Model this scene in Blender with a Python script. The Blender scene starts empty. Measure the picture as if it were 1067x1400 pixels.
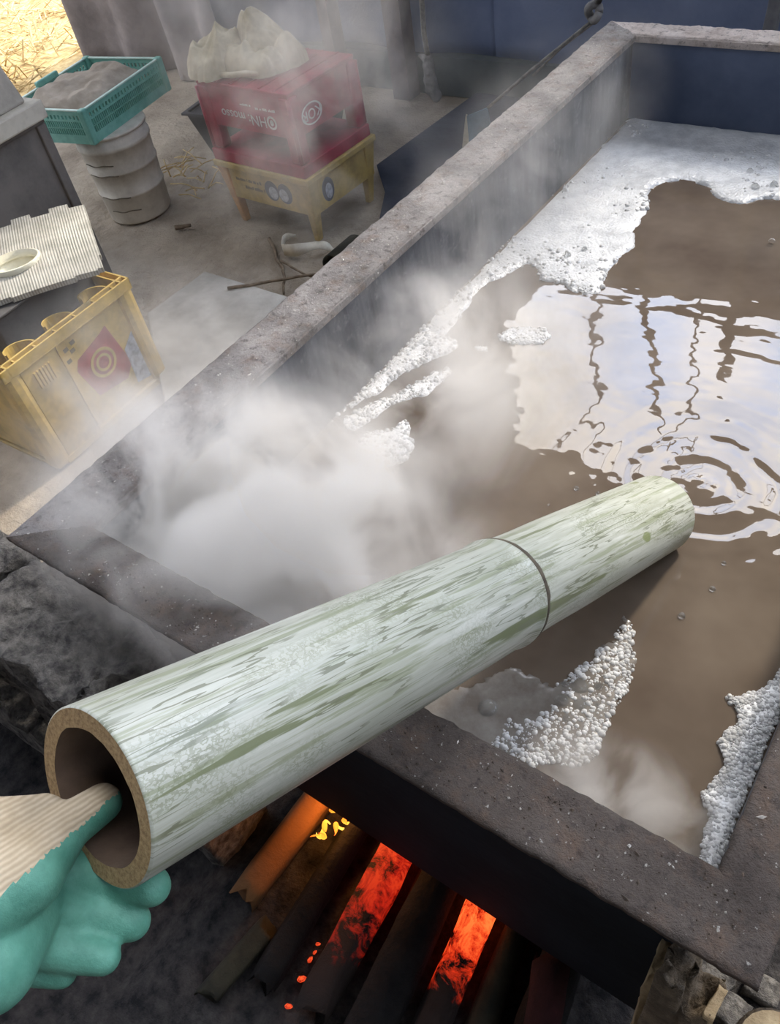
import bpy, bmesh, math, random
from mathutils import Vector, Matrix, noise as mnoise
PI = math.pi
random.seed(7)
sc = bpy.context.scene
C = sc.collection

# ------------------------------------------------------------------ camera
RIGHT = Vector((0.8130, 0.5640, -0.1469))
DOWN = Vector((0.3396, -0.6642, -0.6660))
FWD = Vector((-0.4729, 0.4906, -0.7314))
cam_d = bpy.data.cameras.new('camera')
cam = bpy.data.objects.new('camera', cam_d); C.objects.link(cam)
m = Matrix((RIGHT, -DOWN, -FWD)).transposed().to_4x4()
m.translation = Vector((0, 0, 1.448))
cam.matrix_world = m
cam_d.sensor_fit = 'VERTICAL'; cam_d.sensor_height = 24.0
cam_d.lens = 24.0 * 1110.0 / 1400.0
cam_d.clip_start = 0.02; cam_d.clip_end = 200
sc.camera = cam

# ------------------------------------------------------------------ world, sun, exposure
SUN_EL, SUN_AZ = math.radians(42), math.radians(9)
SUN_DIR = Vector((math.cos(SUN_EL) * math.sin(SUN_AZ), math.cos(SUN_EL) * math.cos(SUN_AZ), math.sin(SUN_EL)))
SKY_STRENGTH = 1.7
SUN_STRENGTH = 3.4
sc.view_settings.view_transform = 'Standard'
sc.view_settings.look = 'None'
sc.view_settings.gamma = 1.0
sc.view_settings.use_curve_mapping = False
sc.view_settings.exposure = 0.30

world = bpy.data.worlds.new('sky'); sc.world = world
world.use_nodes = True
wn, wl = world.node_tree.nodes, world.node_tree.links
wn.clear()
w_out = wn.new('ShaderNodeOutputWorld'); w_bg = wn.new('ShaderNodeBackground')
w_tc = wn.new('ShaderNodeTexCoord')
w_no = wn.new('ShaderNodeTexNoise'); w_no.inputs['Scale'].default_value = 3.2; w_no.inputs['Detail'].default_value = 6; w_no.inputs['Roughness'].default_value = 0.55
w_rp = wn.new('ShaderNodeValToRGB')
w_rp.color_ramp.elements[0].position = 0.40; w_rp.color_ramp.elements[0].color = (0.57, 0.71, 1.0, 1)
w_rp.color_ramp.elements[1].position = 0.60; w_rp.color_ramp.elements[1].color = (1.12, 1.05, 0.97, 1)
w_dot = wn.new('ShaderNodeVectorMath'); w_dot.operation = 'DOT_PRODUCT'
w_dot.inputs[1].default_value = SUN_DIR
w_mr = wn.new('ShaderNodeMapRange'); w_mr.interpolation_type = 'SMOOTHERSTEP'
w_mr.inputs['From Min'].default_value = 0.45; w_mr.inputs['From Max'].default_value = 1.0
w_mr.inputs['To Min'].default_value = 1.0; w_mr.inputs['To Max'].default_value = 4.5
w_mu = wn.new('ShaderNodeMath'); w_mu.operation = 'MULTIPLY'; w_mu.inputs[1].default_value = SKY_STRENGTH
wl.new(w_tc.outputs['Generated'], w_no.inputs['Vector']); wl.new(w_no.outputs['Fac'], w_rp.inputs['Fac'])
wl.new(w_tc.outputs['Generated'], w_dot.inputs[0]); wl.new(w_dot.outputs['Value'], w_mr.inputs['Value'])
wl.new(w_mr.outputs['Result'], w_mu.inputs[0]); wl.new(w_mu.outputs['Value'], w_bg.inputs['Strength'])
wl.new(w_rp.outputs['Color'], w_bg.inputs['Color']); wl.new(w_bg.outputs['Background'], w_out.inputs['Surface'])

sun_d = bpy.data.lights.new('sun', 'SUN'); sun_d.energy = SUN_STRENGTH; sun_d.angle = math.radians(5); sun_d.color = (1.0, 0.90, 0.76)
sun = bpy.data.objects.new('sun', sun_d); C.objects.link(sun)
sun.rotation_euler = SUN_DIR.to_track_quat('Z', 'Y').to_euler(); sun.location = SUN_DIR * 30

sc.cycles.volume_bounces = 3
sc.cycles.max_bounces = 8
sc.cycles.volume_step_rate = 0.8
sc.cycles.volume_max_steps = 256
sc.cycles.sample_clamp_indirect = 6

# ------------------------------------------------------------------ material helper
class NT:
    def __init__(self, name):
        self.m = bpy.data.materials.new(name); self.m.use_nodes = True
        self.t = self.m.node_tree; self.n = self.t.nodes; self.l = self.t.links
        self.b = self.n['Principled BSDF']; self.out = self.n['Material Output']
    def node(self, typ, **kw):
        x = self.n.new(typ)
        for k, v in kw.items():
            if k.startswith('_'): setattr(x, k[1:], v)
            else:
                key = k.replace('__', ' ')
                x.inputs[key].default_value = v
        return x
    def link(self, a, b): self.l.new(a, b)
    def coords(self, kind='Object', scale=(1, 1, 1), rot=(0, 0, 0)):
        tc = self.n.new('ShaderNodeTexCoord'); mp = self.n.new('ShaderNodeMapping')
        mp.inputs['Scale'].default_value = scale; mp.inputs['Rotation'].default_value = rot
        self.link(tc.outputs[kind], mp.inputs['Vector'])
        return mp.outputs['Vector']
    def noise(self, vec, scale, detail=5, rough=0.6, dist=0.0):
        x = self.n.new('ShaderNodeTexNoise'); x.inputs['Scale'].default_value = scale
        x.inputs['Detail'].default_value = detail; x.inputs['Roughness'].default_value = rough; x.inputs['Distortion'].default_value = dist
        self.link(vec, x.inputs['Vector']); return x.outputs['Fac']
    def ramp(self, fac, stops):
        r = self.n.new('ShaderNodeValToRGB'); e = r.color_ramp.elements
        while len(e) < len(stops): e.new(0.5)
        for i, (p, c) in enumerate(stops):
            e[i].position = p; e[i].color = (c[0], c[1], c[2], 1) if hasattr(c, '__len__') else (c, c, c, 1)
        self.link(fac, r.inputs['Fac']); return r.outputs['Color']
    def mix(self, fac, a, b):
        x = self.n.new('ShaderNodeMix'); x.data_type = 'RGBA'
        if hasattr(fac, 'is_linked') or hasattr(fac, 'node'): self.link(fac, x.inputs[0])
        else: x.inputs[0].default_value = fac
        for s, v in ((6, a), (7, b)):
            if hasattr(v, 'node'): self.link(v, x.inputs[s])
            else: x.inputs[s].default_value = (v[0], v[1], v[2], 1)
        return x.outputs[2]
    def math(self, op, a, b=None, c=None):
        x = self.n.new('ShaderNodeMath'); x.operation = op
        for i, v in enumerate((a, b, c)):
            if v is None: continue
            if hasattr(v, 'node'): self.link(v, x.inputs[i])
            else: x.inputs[i].default_value = v
        return x.outputs[0]
    def bump(self, h, strength=0.3, dist=0.01):
        x = self.n.new('ShaderNodeBump'); x.inputs['Strength'].default_value = strength; x.inputs['Distance'].default_value = dist
        self.link(h, x.inputs['Height']); self.link(x.outputs['Normal'], self.b.inputs['Normal'])
    def color(self, c):
        if hasattr(c, 'node'): self.link(c, self.b.inputs['Base Color'])
        else: self.b.inputs['Base Color'].default_value = (c[0], c[1], c[2], 1)
    def set(self, **kw):
        for k, v in kw.items():
            key = k.replace('_', ' ')
            if hasattr(v, 'node'): self.link(v, self.b.inputs[key])
            else: self.b.inputs[key].default_value = v

def mottled(name, dark, light, scale=8.0, rough=0.8, bump=0.3, bdist=0.005, bscale=None, lo=0.35, hi=0.65, spec=0.3):
    t = NT(name); v = t.coords()
    n = t.noise(v, scale, 6, 0.65)
    t.color(t.ramp(n, [(lo, dark), (hi, light)]))
    t.bump(t.noise(v, bscale or scale * 5, 5, 0.7), bump, bdist)
    t.set(Roughness=rough, Specular_IOR_Level=spec)
    return t.m

M = {}
M['dirt'] = mottled('dirt', (0.22, 0.18, 0.135), (0.48, 0.41, 0.32), 2.6, 0.95, 0.9, 0.02, 22)
M['ash_ground'] = mottled('ash_ground', (0.010, 0.010, 0.012), (0.060, 0.055, 0.053), 34, 0.95, 0.9, 0.012, 60)
M['soot_steel'] = mottled('soot_steel', (0.003, 0.006, 0.011), (0.010, 0.016, 0.025), 6, 0.75, 0.3, 0.003)
M['tank_far_shaded'] = mottled('tank_far_wall_shaded', (0.055, 0.075, 0.125), (0.095, 0.12, 0.185), 5, 0.6, 0.25, 0.003)  # navy tone carries the far wall's shade and bluish fill light
t = NT('tank_inside'); v = t.coords('Object', (1, 1, 0.16)); v2 = t.coords()
ca = t.ramp(t.noise(v, 16, 6, 0.7), [(0.34, (0.028, 0.031, 0.040)), (0.66, (0.12, 0.125, 0.135))])
ca = t.mix(t.ramp(t.noise(v2, 60, 6, 0.75), [(0.55, 0.0), (0.72, 0.5)]), ca, (0.25, 0.25, 0.25))
t.color(ca); t.bump(t.noise(v2, 40, 6, 0.7), 0.5, 0.004); t.set(Roughness=0.65)
M['tank_inside'] = t.m
def rim_material(name, base, light, speck):
    t = NT(name); v = t.coords()
    c1 = t.ramp(t.noise(v, 9, 8, 0.7), [(0.32, base), (0.62, light)])
    rust = t.ramp(t.noise(v, 26, 6, 0.7), [(0.50, 0.0), (0.70, 0.55)])
    c2 = t.mix(rust, c1, (0.22, 0.135, 0.085))
    dk = t.ramp(t.noise(v, 70, 5, 0.7), [(0.34, 0.6), (0.46, 0.0)])
    c3 = t.mix(dk, c2, (0.035, 0.03, 0.028))
    sp = t.ramp(t.noise(v, 190, 2, 0.5), [(0.69, 0.0), (0.74, speck)])
    c4 = t.mix(sp, c3, (0.75, 0.72, 0.66))
    t.color(c4)
    h = t.math('ADD', t.noise(v, 45, 6, 0.75), t.math('MULTIPLY', t.noise(v, 190, 5, 0.8), 0.9))
    t.bump(h, 1.0, 0.008); t.set(Roughness=0.72, Specular_IOR_Level=0.35)
    return t.m
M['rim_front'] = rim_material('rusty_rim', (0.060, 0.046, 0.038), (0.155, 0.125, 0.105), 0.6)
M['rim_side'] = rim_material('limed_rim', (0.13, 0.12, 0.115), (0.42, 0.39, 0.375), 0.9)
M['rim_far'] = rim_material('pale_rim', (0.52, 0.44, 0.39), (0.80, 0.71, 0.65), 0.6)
M['navy_tarp'] = mottled('navy_tarp', (0.10, 0.13, 0.21), (0.19, 0.225, 0.32), 1.6, 0.85, 0.4, 0.02, 6)
M['wall_base'] = mottled('wall_base', (0.06, 0.075, 0.08), (0.11, 0.125, 0.12), 3, 0.85, 0.4, 0.01)
M['post_wood'] = mottled('post_wood', (0.06, 0.045, 0.05), (0.13, 0.10, 0.10), 9, 0.85, 0.5, 0.006)
M['roof'] = mottled('roof_boards', (0.03, 0.026, 0.024), (0.07, 0.06, 0.052), 5, 0.85, 0.4, 0.01)
M['concrete'] = mottled('concrete', (0.33, 0.31, 0.27), (0.58, 0.56, 0.51), 5, 0.9, 0.5, 0.006, 40)
M['hearth'] = mottled('hearth_stone', (0.06, 0.056, 0.054), (0.30, 0.28, 0.25), 48, 0.95, 1.0, 0.012, 110, 0.36, 0.70)

# ------------------------------------------------------------------ mesh helpers
class MB:
    def __init__(self): self.v = []; self.f = []; self.uv = None
    def add(self, vs, fs):
        o = len(self.v); self.v += [tuple(p) for p in vs]; self.f += [tuple(i + o for i in f) for f in fs]
    def box(self, x0, x1, y0, y1, z0, z1):
        self.add([(x0, y0, z0), (x1, y0, z0), (x1, y1, z0), (x0, y1, z0), (x0, y0, z1), (x1, y0, z1), (x1, y1, z1), (x0, y1, z1)],
                 [(3, 2, 1, 0), (4, 5, 6, 7), (0, 1, 5, 4), (1, 2, 6, 5), (2, 3, 7, 6), (3, 0, 4, 7)])
    def frustum(self, lo, hi, z0, z1):
        (a, b, c, d), (e, f, g, h) = lo, hi
        self.add([(a, c, z0), (b, c, z0), (b, d, z0), (a, d, z0), (e, g, z1), (f, g, z1), (f, h, z1), (e, h, z1)],
                 [(3, 2, 1, 0), (4, 5, 6, 7), (0, 1, 5, 4), (1, 2, 6, 5), (2, 3, 7, 6), (3, 0, 4, 7)])
    def hexa(self, pts):   # 8 points, bottom ring then top ring
        self.add(pts, [(3, 2, 1, 0), (4, 5, 6, 7), (0, 1, 5, 4), (1, 2, 6, 5), (2, 3, 7, 6), (3, 0, 4, 7)])
    def tube(self, path, rad, n=10, cap=True):
        P = [Vector(p) for p in path]; k = len(P)
        rad = rad if hasattr(rad, '__len__') else [rad] * k
        ref = None; rings = []
        for i in range(k):
            t = (P[min(i + 1, k - 1)] - P[max(i - 1, 0)]).normalized()
            if ref is None:
                ref = t.orthogonal().normalized()
            ref = (ref - t * ref.dot(t)).normalized(); b = t.cross(ref)
            rings.append([P[i] + (ref * math.cos(2 * PI * j / n) + b * math.sin(2 * PI * j / n)) * rad[i] for j in range(n)])
        vs = [p for r in rings for p in r]; fs = []
        for i in range(k - 1):
            for j in range(n):
                fs.append((i * n + j, i * n + (j + 1) % n, (i + 1) * n + (j + 1) % n, (i + 1) * n + j))
        if cap: fs += [tuple(range(n - 1, -1, -1)), tuple((k - 1) * n + j for j in range(n))]
        self.add(vs, fs)
    def lathe(self, prof, n=32, axis=(0, 0)):
        vs = []; k = len(prof)
        for r, z in prof:
            vs += [(axis[0] + r * math.cos(2 * PI * j / n), axis[1] + r * math.sin(2 * PI * j / n), z) for j in range(n)]
        fs = [(i * n + j, i * n + (j + 1) % n, (i + 1) * n + (j + 1) % n, (i + 1) * n + j) for i in range(k - 1) for j in range(n)]
        self.add(vs, fs)
    def prism(self, poly, z0, z1):
        n = len(poly)
        self.add([(x, y, z0) for x, y in poly] + [(x, y, z1) for x, y in poly],
                 [tuple(range(n - 1, -1, -1)), tuple(range(n, 2 * n))] + [(i, (i + 1) % n, n + (i + 1) % n, n + i) for i in range(n)])
    def build(self, name, mat, parent=None, smooth=False, bevel=0.0, loc=None, seg=2):
        me = bpy.data.meshes.new(name); me.from_pydata(self.v, [], self.f); me.update()
        bm = bmesh.new(); bm.from_mesh(me); bmesh.ops.recalc_face_normals(bm, faces=bm.faces); bm.to_mesh(me); bm.free()
        o = bpy.data.objects.new(name, me); C.objects.link(o)
        if mat is not None: me.materials.append(M[mat] if isinstance(mat, str) else mat)
        if smooth:
            for p in me.polygons: p.use_smooth = True
        if parent is not None: o.parent = parent
        if loc is not None: o.location = loc
        if bevel > 0:
            md = o.modifiers.new('bevel', 'BEVEL'); md.width = bevel; md.segments = seg; md.limit_method = 'ANGLE'
        return o

def box(name, mat, x0, x1, y0, y1, z0, z1, parent=None, bevel=0.0):
    b = MB(); b.box(x0, x1, y0, y1, z0, z1); return b.build(name, mat, parent, bevel=bevel)
def empty(name, loc=(0, 0, 0), rz=0.0, rot=None):
    o = bpy.data.objects.new(name, None); C.objects.link(o); o.location = loc; o.rotation_euler = rot if rot else (0, 0, rz)
    o.empty_display_size = 0.05
    return o
def tag(o, label, cat=None, group=None, kind=None):
    o['label'] = label
    if cat: o['category'] = cat
    if group: o['group'] = group
    if kind: o['kind'] = kind
    return o
def structure(o, label=None, cat=None):
    o['kind'] = 'structure'
    if label: o['label'] = label
    if cat: o['category'] = cat
    return o
def nz(p, s=1.0, seed=0.0):
    return mnoise.fractal(Vector((p[0] * s + seed, p[1] * s - seed * 0.7, p[2] * s + seed * 1.3)), 0.9, 2.0, 4)
def rough_box(name, mat, x0, x1, y0, y1, z0, z1, parent=None, cuts=8, amp=0.01, s=12, seed=0.0, jag=None):
    me = bpy.data.meshes.new(name); bm = bmesh.new()
    bmesh.ops.create_cube(bm, size=1.0)
    for v in bm.verts:
        v.co = Vector((x0 + (v.co.x + 0.5) * (x1 - x0), y0 + (v.co.y + 0.5) * (y1 - y0), z0 + (v.co.z + 0.5) * (z1 - z0)))
    bmesh.ops.subdivide_edges(bm, edges=bm.edges[:], cuts=cuts, use_grid_fill=True)
    for v in bm.verts:
        p = v.co.copy()
        v.co += Vector((nz(p, s, seed), nz(p, s, seed + 9), nz(p, s, seed + 21))) * amp
        if jag: jag(v, p)
    bm.to_mesh(me); bm.free()
    for p in me.polygons: p.use_smooth = True
    o = bpy.data.objects.new(name, me); C.objects.link(o); me.materials.append(M[mat])
    if parent is not None: o.parent = parent
    return o
def blob_union(name, caps, voxel, mat, parent=None, smooth_it=6, deform=None):
    """caps: list of (p0, r0, p1, r1) tapered capsules fused into one continuous surface"""
    b = MB()
    for p0, r0, p1, r1 in caps:
        p0, p1 = Vector(p0), Vector(p1); d = (p1 - p0); L = d.length; d.normalize()
        path = []; rad = []
        for k in range(7):
            a = -PI / 2 + PI / 2 * k / 6
            path.append(p0 + d * (math.sin(a) * r0)); rad.append(max(1e-4, math.cos(a) * r0))
        for k in range(7):
            a = PI / 2 * k / 6
            path.append(p1 + d * (math.sin(a) * r1)); rad.append(max(1e-4, math.cos(a) * r1))
        b.tube(path, rad, 20)
    o = b.build(name, mat, None)
    md = o.modifiers.new('remesh', 'REMESH'); md.mode = 'VOXEL'; md.voxel_size = voxel
    ms = o.modifiers.new('smooth', 'SMOOTH'); ms.iterations = smooth_it; ms.factor = 0.5
    dg = bpy.context.evaluated_depsgraph_get()
    me = bpy.data.meshes.new_from_object(o.evaluated_get(dg), depsgraph=dg)
    old = o.data; o.modifiers.clear(); o.data = me; bpy.data.meshes.remove(old)
    me.name = name
    if not me.materials: me.materials.append(M[mat])
    for p in me.polygons: p.use_smooth = True
    if deform:
        for v in me.vertices: v.co = deform(v.co)
    if parent is not None: o.parent = parent
    return o

# ================================================================== THE SETTING
ZR, ZW = 0.77, 0.590           # rim top and water level
def grid_mesh(name, mat, x0, x1, y0, y1, nx, ny, zf, smooth=True):
    vs = [(x0 + (x1 - x0) * i / nx, y0 + (y1 - y0) * j / ny, 0) for j in range(ny + 1) for i in range(nx + 1)]
    vs = [(x, y, zf(x, y)) for x, y, _ in vs]
    fs = [(j * (nx + 1) + i, j * (nx + 1) + i + 1, (j + 1) * (nx + 1) + i + 1, (j + 1) * (nx + 1) + i) for j in range(ny) for i in range(nx)]
    b = MB(); b.v = vs; b.f = fs
    return b.build(name, mat, smooth=smooth)
fl = grid_mesh('floor', 'dirt', -9, 3.2, -2.2, 7.5, 160, 130, lambda x, y: -0.004 + 0.010 * nz((x, y, 0), 2.2) + 0.006 * nz((x, y, 0), 9, 4))
structure(fl, 'trodden dirt floor of the shed', 'floor')
def ash_bed(x, y):
    f = lambda a: max(0.0, min(1.0, a)) ** 2 * (3 - 2 * max(0.0, min(1.0, a)))
    return f((x + 0.76) / 0.12) * f((0.06 - x) / 0.12) * f((y + 0.18) / 0.12)
structure(grid_mesh('floor_ash', 'ash_ground', -1.6, 0.9, -1.0, 1.0, 60, 50, lambda x, y: 0.022 + 0.046 * ash_bed(x, y) + 0.014 * nz((x, y, 2), 6) + 0.01 * nz((x, y, 0), 20, 4)), 'dark ash strewn ground in front of the fire', 'ground')

b = None
M['ground_shade'] = mottled('ground_shade', (0.018, 0.024, 0.042), (0.05, 0.062, 0.09), 4, 0.8, 0.5, 0.01, 9)  # dark colour for the painted floor shade behind the tank
# far wall with a long opening under the roof: x -1.9 .. 2.2, z 2.0 .. 3.25
WY = 3.17
wf = empty('wall_far', (0, WY, 0)); structure(wf, 'dark navy tarpaulin wall behind the tank', 'wall')
def wpart(name, mat, x0, x1, z0, z1, y0=0.0, y1=0.06):
    return box(name, mat, x0, x1, y0, y1, z0, z1, wf)
def tarp(name, x0, x1, z0, z1, nx, nz_):
    b = MB()
    for j in range(nz_ + 1):
        for i in range(nx + 1):
            x = x0 + (x1 - x0) * i / nx; z = z0 + (z1 - z0) * j / nz_
            b.v.append((x, 0.02 + 0.018 * math.sin(x * 9 + 2 * nz((x, 0, z), 0.8)) + 0.02 * nz((x, 3, z), 1.5), z))
    b.f = [(j * (nx + 1) + i, j * (nx + 1) + i + 1, (j + 1) * (nx + 1) + i + 1, (j + 1) * (nx + 1) + i) for j in range(nz_) for i in range(nx)]
    o = b.build(name, 'navy_tarp', wf, smooth=True)
    md = o.modifiers.new('thick', 'SOLIDIFY'); md.thickness = 0.006
    return o
tarp('tarpaulin', -4.5, -1.9, 0.14, 3.55, 90, 44)
tarp('tarpaulin', -1.9, 2.4, 0.14, 1.98, 120, 24)
wpart('sill_board', 'wall_base', -4.5, 2.4, 0.0, 0.16, -0.02, 0.08)
wpart('window_sill', 'post_wood', -1.9, 2.4, 1.96, 2.0, -0.02, 0.08)
wpart('mullion', 'post_wood', -1.412, -1.400, 2.0, 3.5, 0.02, 0.05)
wpart('mullion', 'post_wood', -0.903, -0.893, 2.0, 3.5, 0.02, 0.05)
wpart('header', 'roof', -4.5, 2.4, 3.5, 3.6, -0.02, 0.08)
structure(box('trim_1', 'post_wood', -4.62, -4.5, WY - 0.04, WY + 0.09, 0, 3.6), 'dark upright jamb at the end of the tarpaulin wall', 'jamb')
structure(box('ceiling', 'roof', -4.7, 2.6, 1.15, 3.6, 3.6, 3.66), 'dark shed roof above the far wall', 'roof')
structure(box('light_block_top', 'roof', -4.7, 2.6, -2.2, 0.2, 3.6, 3.66), 'unseen dark roof slab added to block sky over the working side', 'roof')  # out of view; added so only a strip of overhead sky gives light
structure(box('light_block_right', 'roof', 2.4, 2.46, -2.2, 3.25, 0, 2.15), 'unseen dark board wall added to cut light from the right', 'wall')  # out of view; added to limit fill light on the bamboo's underside
structure(box('light_block_back', 'roof', -4.7, 2.46, -2.26, -2.2, 0, 3.66), 'unseen dark board wall added to block light from behind', 'wall')  # out of view; added to close off light from behind the camera

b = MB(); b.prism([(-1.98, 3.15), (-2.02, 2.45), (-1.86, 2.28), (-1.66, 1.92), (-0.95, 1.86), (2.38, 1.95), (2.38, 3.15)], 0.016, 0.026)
structure(b.build('floor_shade', 'ground_shade'), 'dark navy layer painting the shade on the floor behind the tank', 'painted shade')  # added dark layer standing in for shade on the floor
# ================================================================== TANK
tank = empty('boiling_tank', (-0.38, 1.06, 0)); tag(tank, 'long rusty steel tank of steaming brown water over a wood fire', 'tank')
TX0, TX1, TY0, TY1 = -0.757, 0.004, 0.268, 1.858
def tp(name, mat, x0, x1, y0, y1, z0, z1, bevel=0.002):
    return box(name, mat, x0 + 0.38, x1 + 0.38, y0 - 1.06, y1 - 1.06, z0, z1, tank, bevel)
def rim_piece(name, mat, poly, seed):
    """flat steel flange with an uneven crusted top"""
    (ax, ay), (bx, by), (cx, cy), (dx, dy) = poly      # inner a->b, outer d->c
    n, k = 150, 12; b = MB()
    for j in range(n + 1):
        s = j / n
        for i in range(k + 1):
            u = i / k
            x = (ax + (bx - ax) * s) * (1 - u) + (dx + (cx - dx) * s) * u
            y = (ay + (by - ay) * s) * (1 - u) + (dy + (cy - dy) * s) * u
            e = 0.0018 * nz((x, y, seed), 60)
            z = ZR + 0.0016 * nz((x, y, seed), 45) + 0.0012 * nz((x, y, seed + 4), 130)
            if i in (0, k): z -= 0.0015
            b.v.append((x + e + 0.38, y + e - 1.06, z))
    o2 = len(b.v)
    for j in range(n + 1):
        for i in (0, k):
            x, y, z = b.v[j * (k + 1) + i]; b.v.append((x, y, ZR - 0.009))
    for j in range(n):
        for i in range(k): b.f.append((j * (k + 1) + i, j * (k + 1) + i + 1, (j + 1) * (k + 1) + i + 1, (j + 1) * (k + 1) + i))
        b.f.append((j * (k + 1), (j + 1) * (k + 1), o2 + 2 * j + 2, o2 + 2 * j))
        b.f.append((j * (k + 1) + k, (j + 1) * (k + 1) + k, o2 + 2 * j + 3, o2 + 2 * j + 1))
        b.f.append((o2 + 2 * j, o2 + 2 * j + 1, o2 + 2 * j + 3, o2 + 2 * j + 2))
    return b.build(name, mat, tank, smooth=True)
OX0, OX1, OY0, OY1 = -0.842, 0.105, 0.203, 1.925
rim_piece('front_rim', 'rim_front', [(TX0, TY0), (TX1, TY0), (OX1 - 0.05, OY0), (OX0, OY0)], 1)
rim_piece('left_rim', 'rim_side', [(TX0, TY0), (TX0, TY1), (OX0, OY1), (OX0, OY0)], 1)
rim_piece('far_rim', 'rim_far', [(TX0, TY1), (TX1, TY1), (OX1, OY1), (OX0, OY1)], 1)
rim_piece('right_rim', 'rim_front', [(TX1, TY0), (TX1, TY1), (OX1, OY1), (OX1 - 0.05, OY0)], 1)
tp('front_wall', 'soot_steel', TX0 - 0.006, TX1 + 0.006, TY0 - 0.006, TY0, 0.222, ZR - 0.008)
tp('left_wall', 'tank_inside', TX0 - 0.006, TX0, TY0, TY1, 0.222, ZR - 0.008)
tp('far_wall', 'tank_far_shaded', TX0 - 0.006, TX1 + 0.006, TY1, TY1 + 0.006, 0.222, ZR - 0.008)
tp('right_wall', 'tank_inside', TX1, TX1 + 0.006, TY0, TY1, 0.222, ZR - 0.008)
tp('floor_plate', 'soot_steel', TX0, TX1, TY0, TY1, 0.222, 0.23)
tp('inner_lip', 'rim_side', TX0, TX0 + 0.004, TY0, TY1, ZR - 0.016, ZR - 0.002)
tp('inner_lip', 'rim_far', TX0, TX1, TY1 - 0.004, TY1, ZR - 0.016, ZR - 0.002)
# grit lying on the rims
def grit(n, x0, x1, y0, y1, name, mat, rmin, rmax, seed):
    rr = random.Random(seed); b = MB()
    for _ in range(n):
        x, y = rr.uniform(x0, x1), rr.uniform(y0, y1); r = rr.uniform(rmin, rmax) * rr.random() ** 1.5 + rmin * 0.5
        a = rr.uniform(0, PI); el = rr.uniform(1, 3.2) if rr.random() < 0.25 else 1.0
        pts = []
        for q in range(4):
            th = a + q * PI / 2; L = r * (el if q % 2 == 0 else 1) * rr.uniform(0.7, 1.2)
            pts.append((x + 0.38 + math.cos(th) * L, y - 1.06 + math.sin(th) * L, ZR - 0.0005))
        top = (x + 0.38, y - 1.06, ZR + r * 0.9)
        b.add(pts + [top], [(0, 1, 4), (1, 2, 4), (2, 3, 4), (3, 0, 4)])
    o = b.build(name, mat, tank); o['kind'] = 'stuff'; return o
M['grit_pale'] = mottled('grit_pale', (0.45, 0.42, 0.38), (0.75, 0.72, 0.66), 60, 0.6, 0.1)
M['grit_dark'] = mottled('grit_dark', (0.05, 0.04, 0.032), (0.16, 0.12, 0.09), 60, 0.9, 0.1)
grit(160, -0.80, 0.03, 0.212, 0.258, 'pale_grit', 'grit_pale', 0.0006, 0.002, 3)
grit(900, -0.80, 0.03, 0.210, 0.262, 'dark_grit', 'grit_dark', 0.0006, 0.0022, 4)
grit(40, 0.012, 0.09, 0.24, 0.8, 'pale_grit', 'grit_pale', 0.0006, 0.002, 5)
grit(300, 0.012, 0.09, 0.24, 0.8, 'dark_grit', 'grit_dark', 0.0006, 0.0022, 6)
grit(60, -0.835, -0.77, 0.3, 1.85, 'pale_grit', 'grit_pale', 0.001, 0.003, 8)

# ------------------------------------------------------------------ water
t = NT('murky_water'); v = t.coords()
t.color(t.ramp(t.noise(v, 5, 4, 0.6), [(0.35, (0.090, 0.068, 0.051)), (0.7, (0.15, 0.12, 0.092))]))
t.set(Roughness=0.02, IOR=1.55)
M['water'] = t.m
EX, EY = -0.19, 0.82      # where the pole enters the water
def water_z(x, y):
    d = math.hypot(x - EX, y - EY)
    warp = d + 0.012 * nz((x, y, 1), 6) + 0.004 * nz((x, y, 4), 22)
    ang = math.atan2(y - EY, x - EX)
    part = 0.35 + 0.65 * max(0.0, min(1.0, 0.5 + 1.6 * nz((math.cos(ang) * 2, math.sin(ang) * 2, d * 6), 1.0, 3)))
    z = 0.00050 * math.exp(-d / 0.11) * part * math.sin(2 * PI * warp / 0.024)
    z += 0.0010 * math.exp(-d / 0.17) * part * math.sin(2 * PI * (warp + 0.006 * nz((x, y, 5), 14)) / 0.055 + 0.7)
    z += 0.0015 * nz((x * 0.8, y, 3), 3.0, 2) * (0.15 + 0.85 * math.exp(-d / 0.5))
    z += 0.00022 * nz((x, y * 2.2, 8), 12, 5)
    return ZW + z
nxw, nyw = 190, 400
wat = grid_mesh('water', 'water', TX0, TX1, TY0, TY1, nxw, nyw, water_z)
tag(wat, 'murky brown rippling water filling the steel tank', 'water', kind='stuff')

# ------------------------------------------------------------------ foam
t = NT('foam'); v = t.coords()
vo = t.node('ShaderNodeTexVoronoi', Scale=210.0); t.link(v, vo.inputs['Vector'])
vo2 = t.node('ShaderNodeTexVoronoi', Scale=90.0); t.link(v, vo2.inputs['Vector'])
t.color(t.ramp(t.noise(v, 28, 6, 0.7), [(0.30, (0.38, 0.39, 0.40)), (0.62, (0.62, 0.63, 0.63))]))
h = t.math('ADD', t.math('MULTIPLY', vo.outputs['Distance'], -1.0), t.math('MULTIPLY', vo2.outputs['Distance'], -0.7))
t.bump(h, 0.35, 0.003); t.set(Roughness=0.35, Specular_IOR_Level=0.6)
M['foam'] = t.m
t = NT('froth'); v = t.coords()
vo = t.node('ShaderNodeTexVoronoi', Scale=260.0); t.link(v, vo.inputs['Vector'])
t.color(t.ramp(t.noise(v, 40, 6, 0.7), [(0.30, (0.66, 0.66, 0.65)), (0.62, (0.90, 0.90, 0.89))]))
t.bump(t.math('MULTIPLY', vo.outputs['Distance'], -1.0), 0.4, 0.003); t.set(Roughness=0.3)
M['froth'] = t.m
t = NT('thin_foam'); v = t.coords()
t.color(t.ramp(t.noise(v, 22, 6, 0.7), [(0.35, (0.12, 0.10, 0.082)), (0.7, (0.21, 0.195, 0.175))]))
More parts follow.
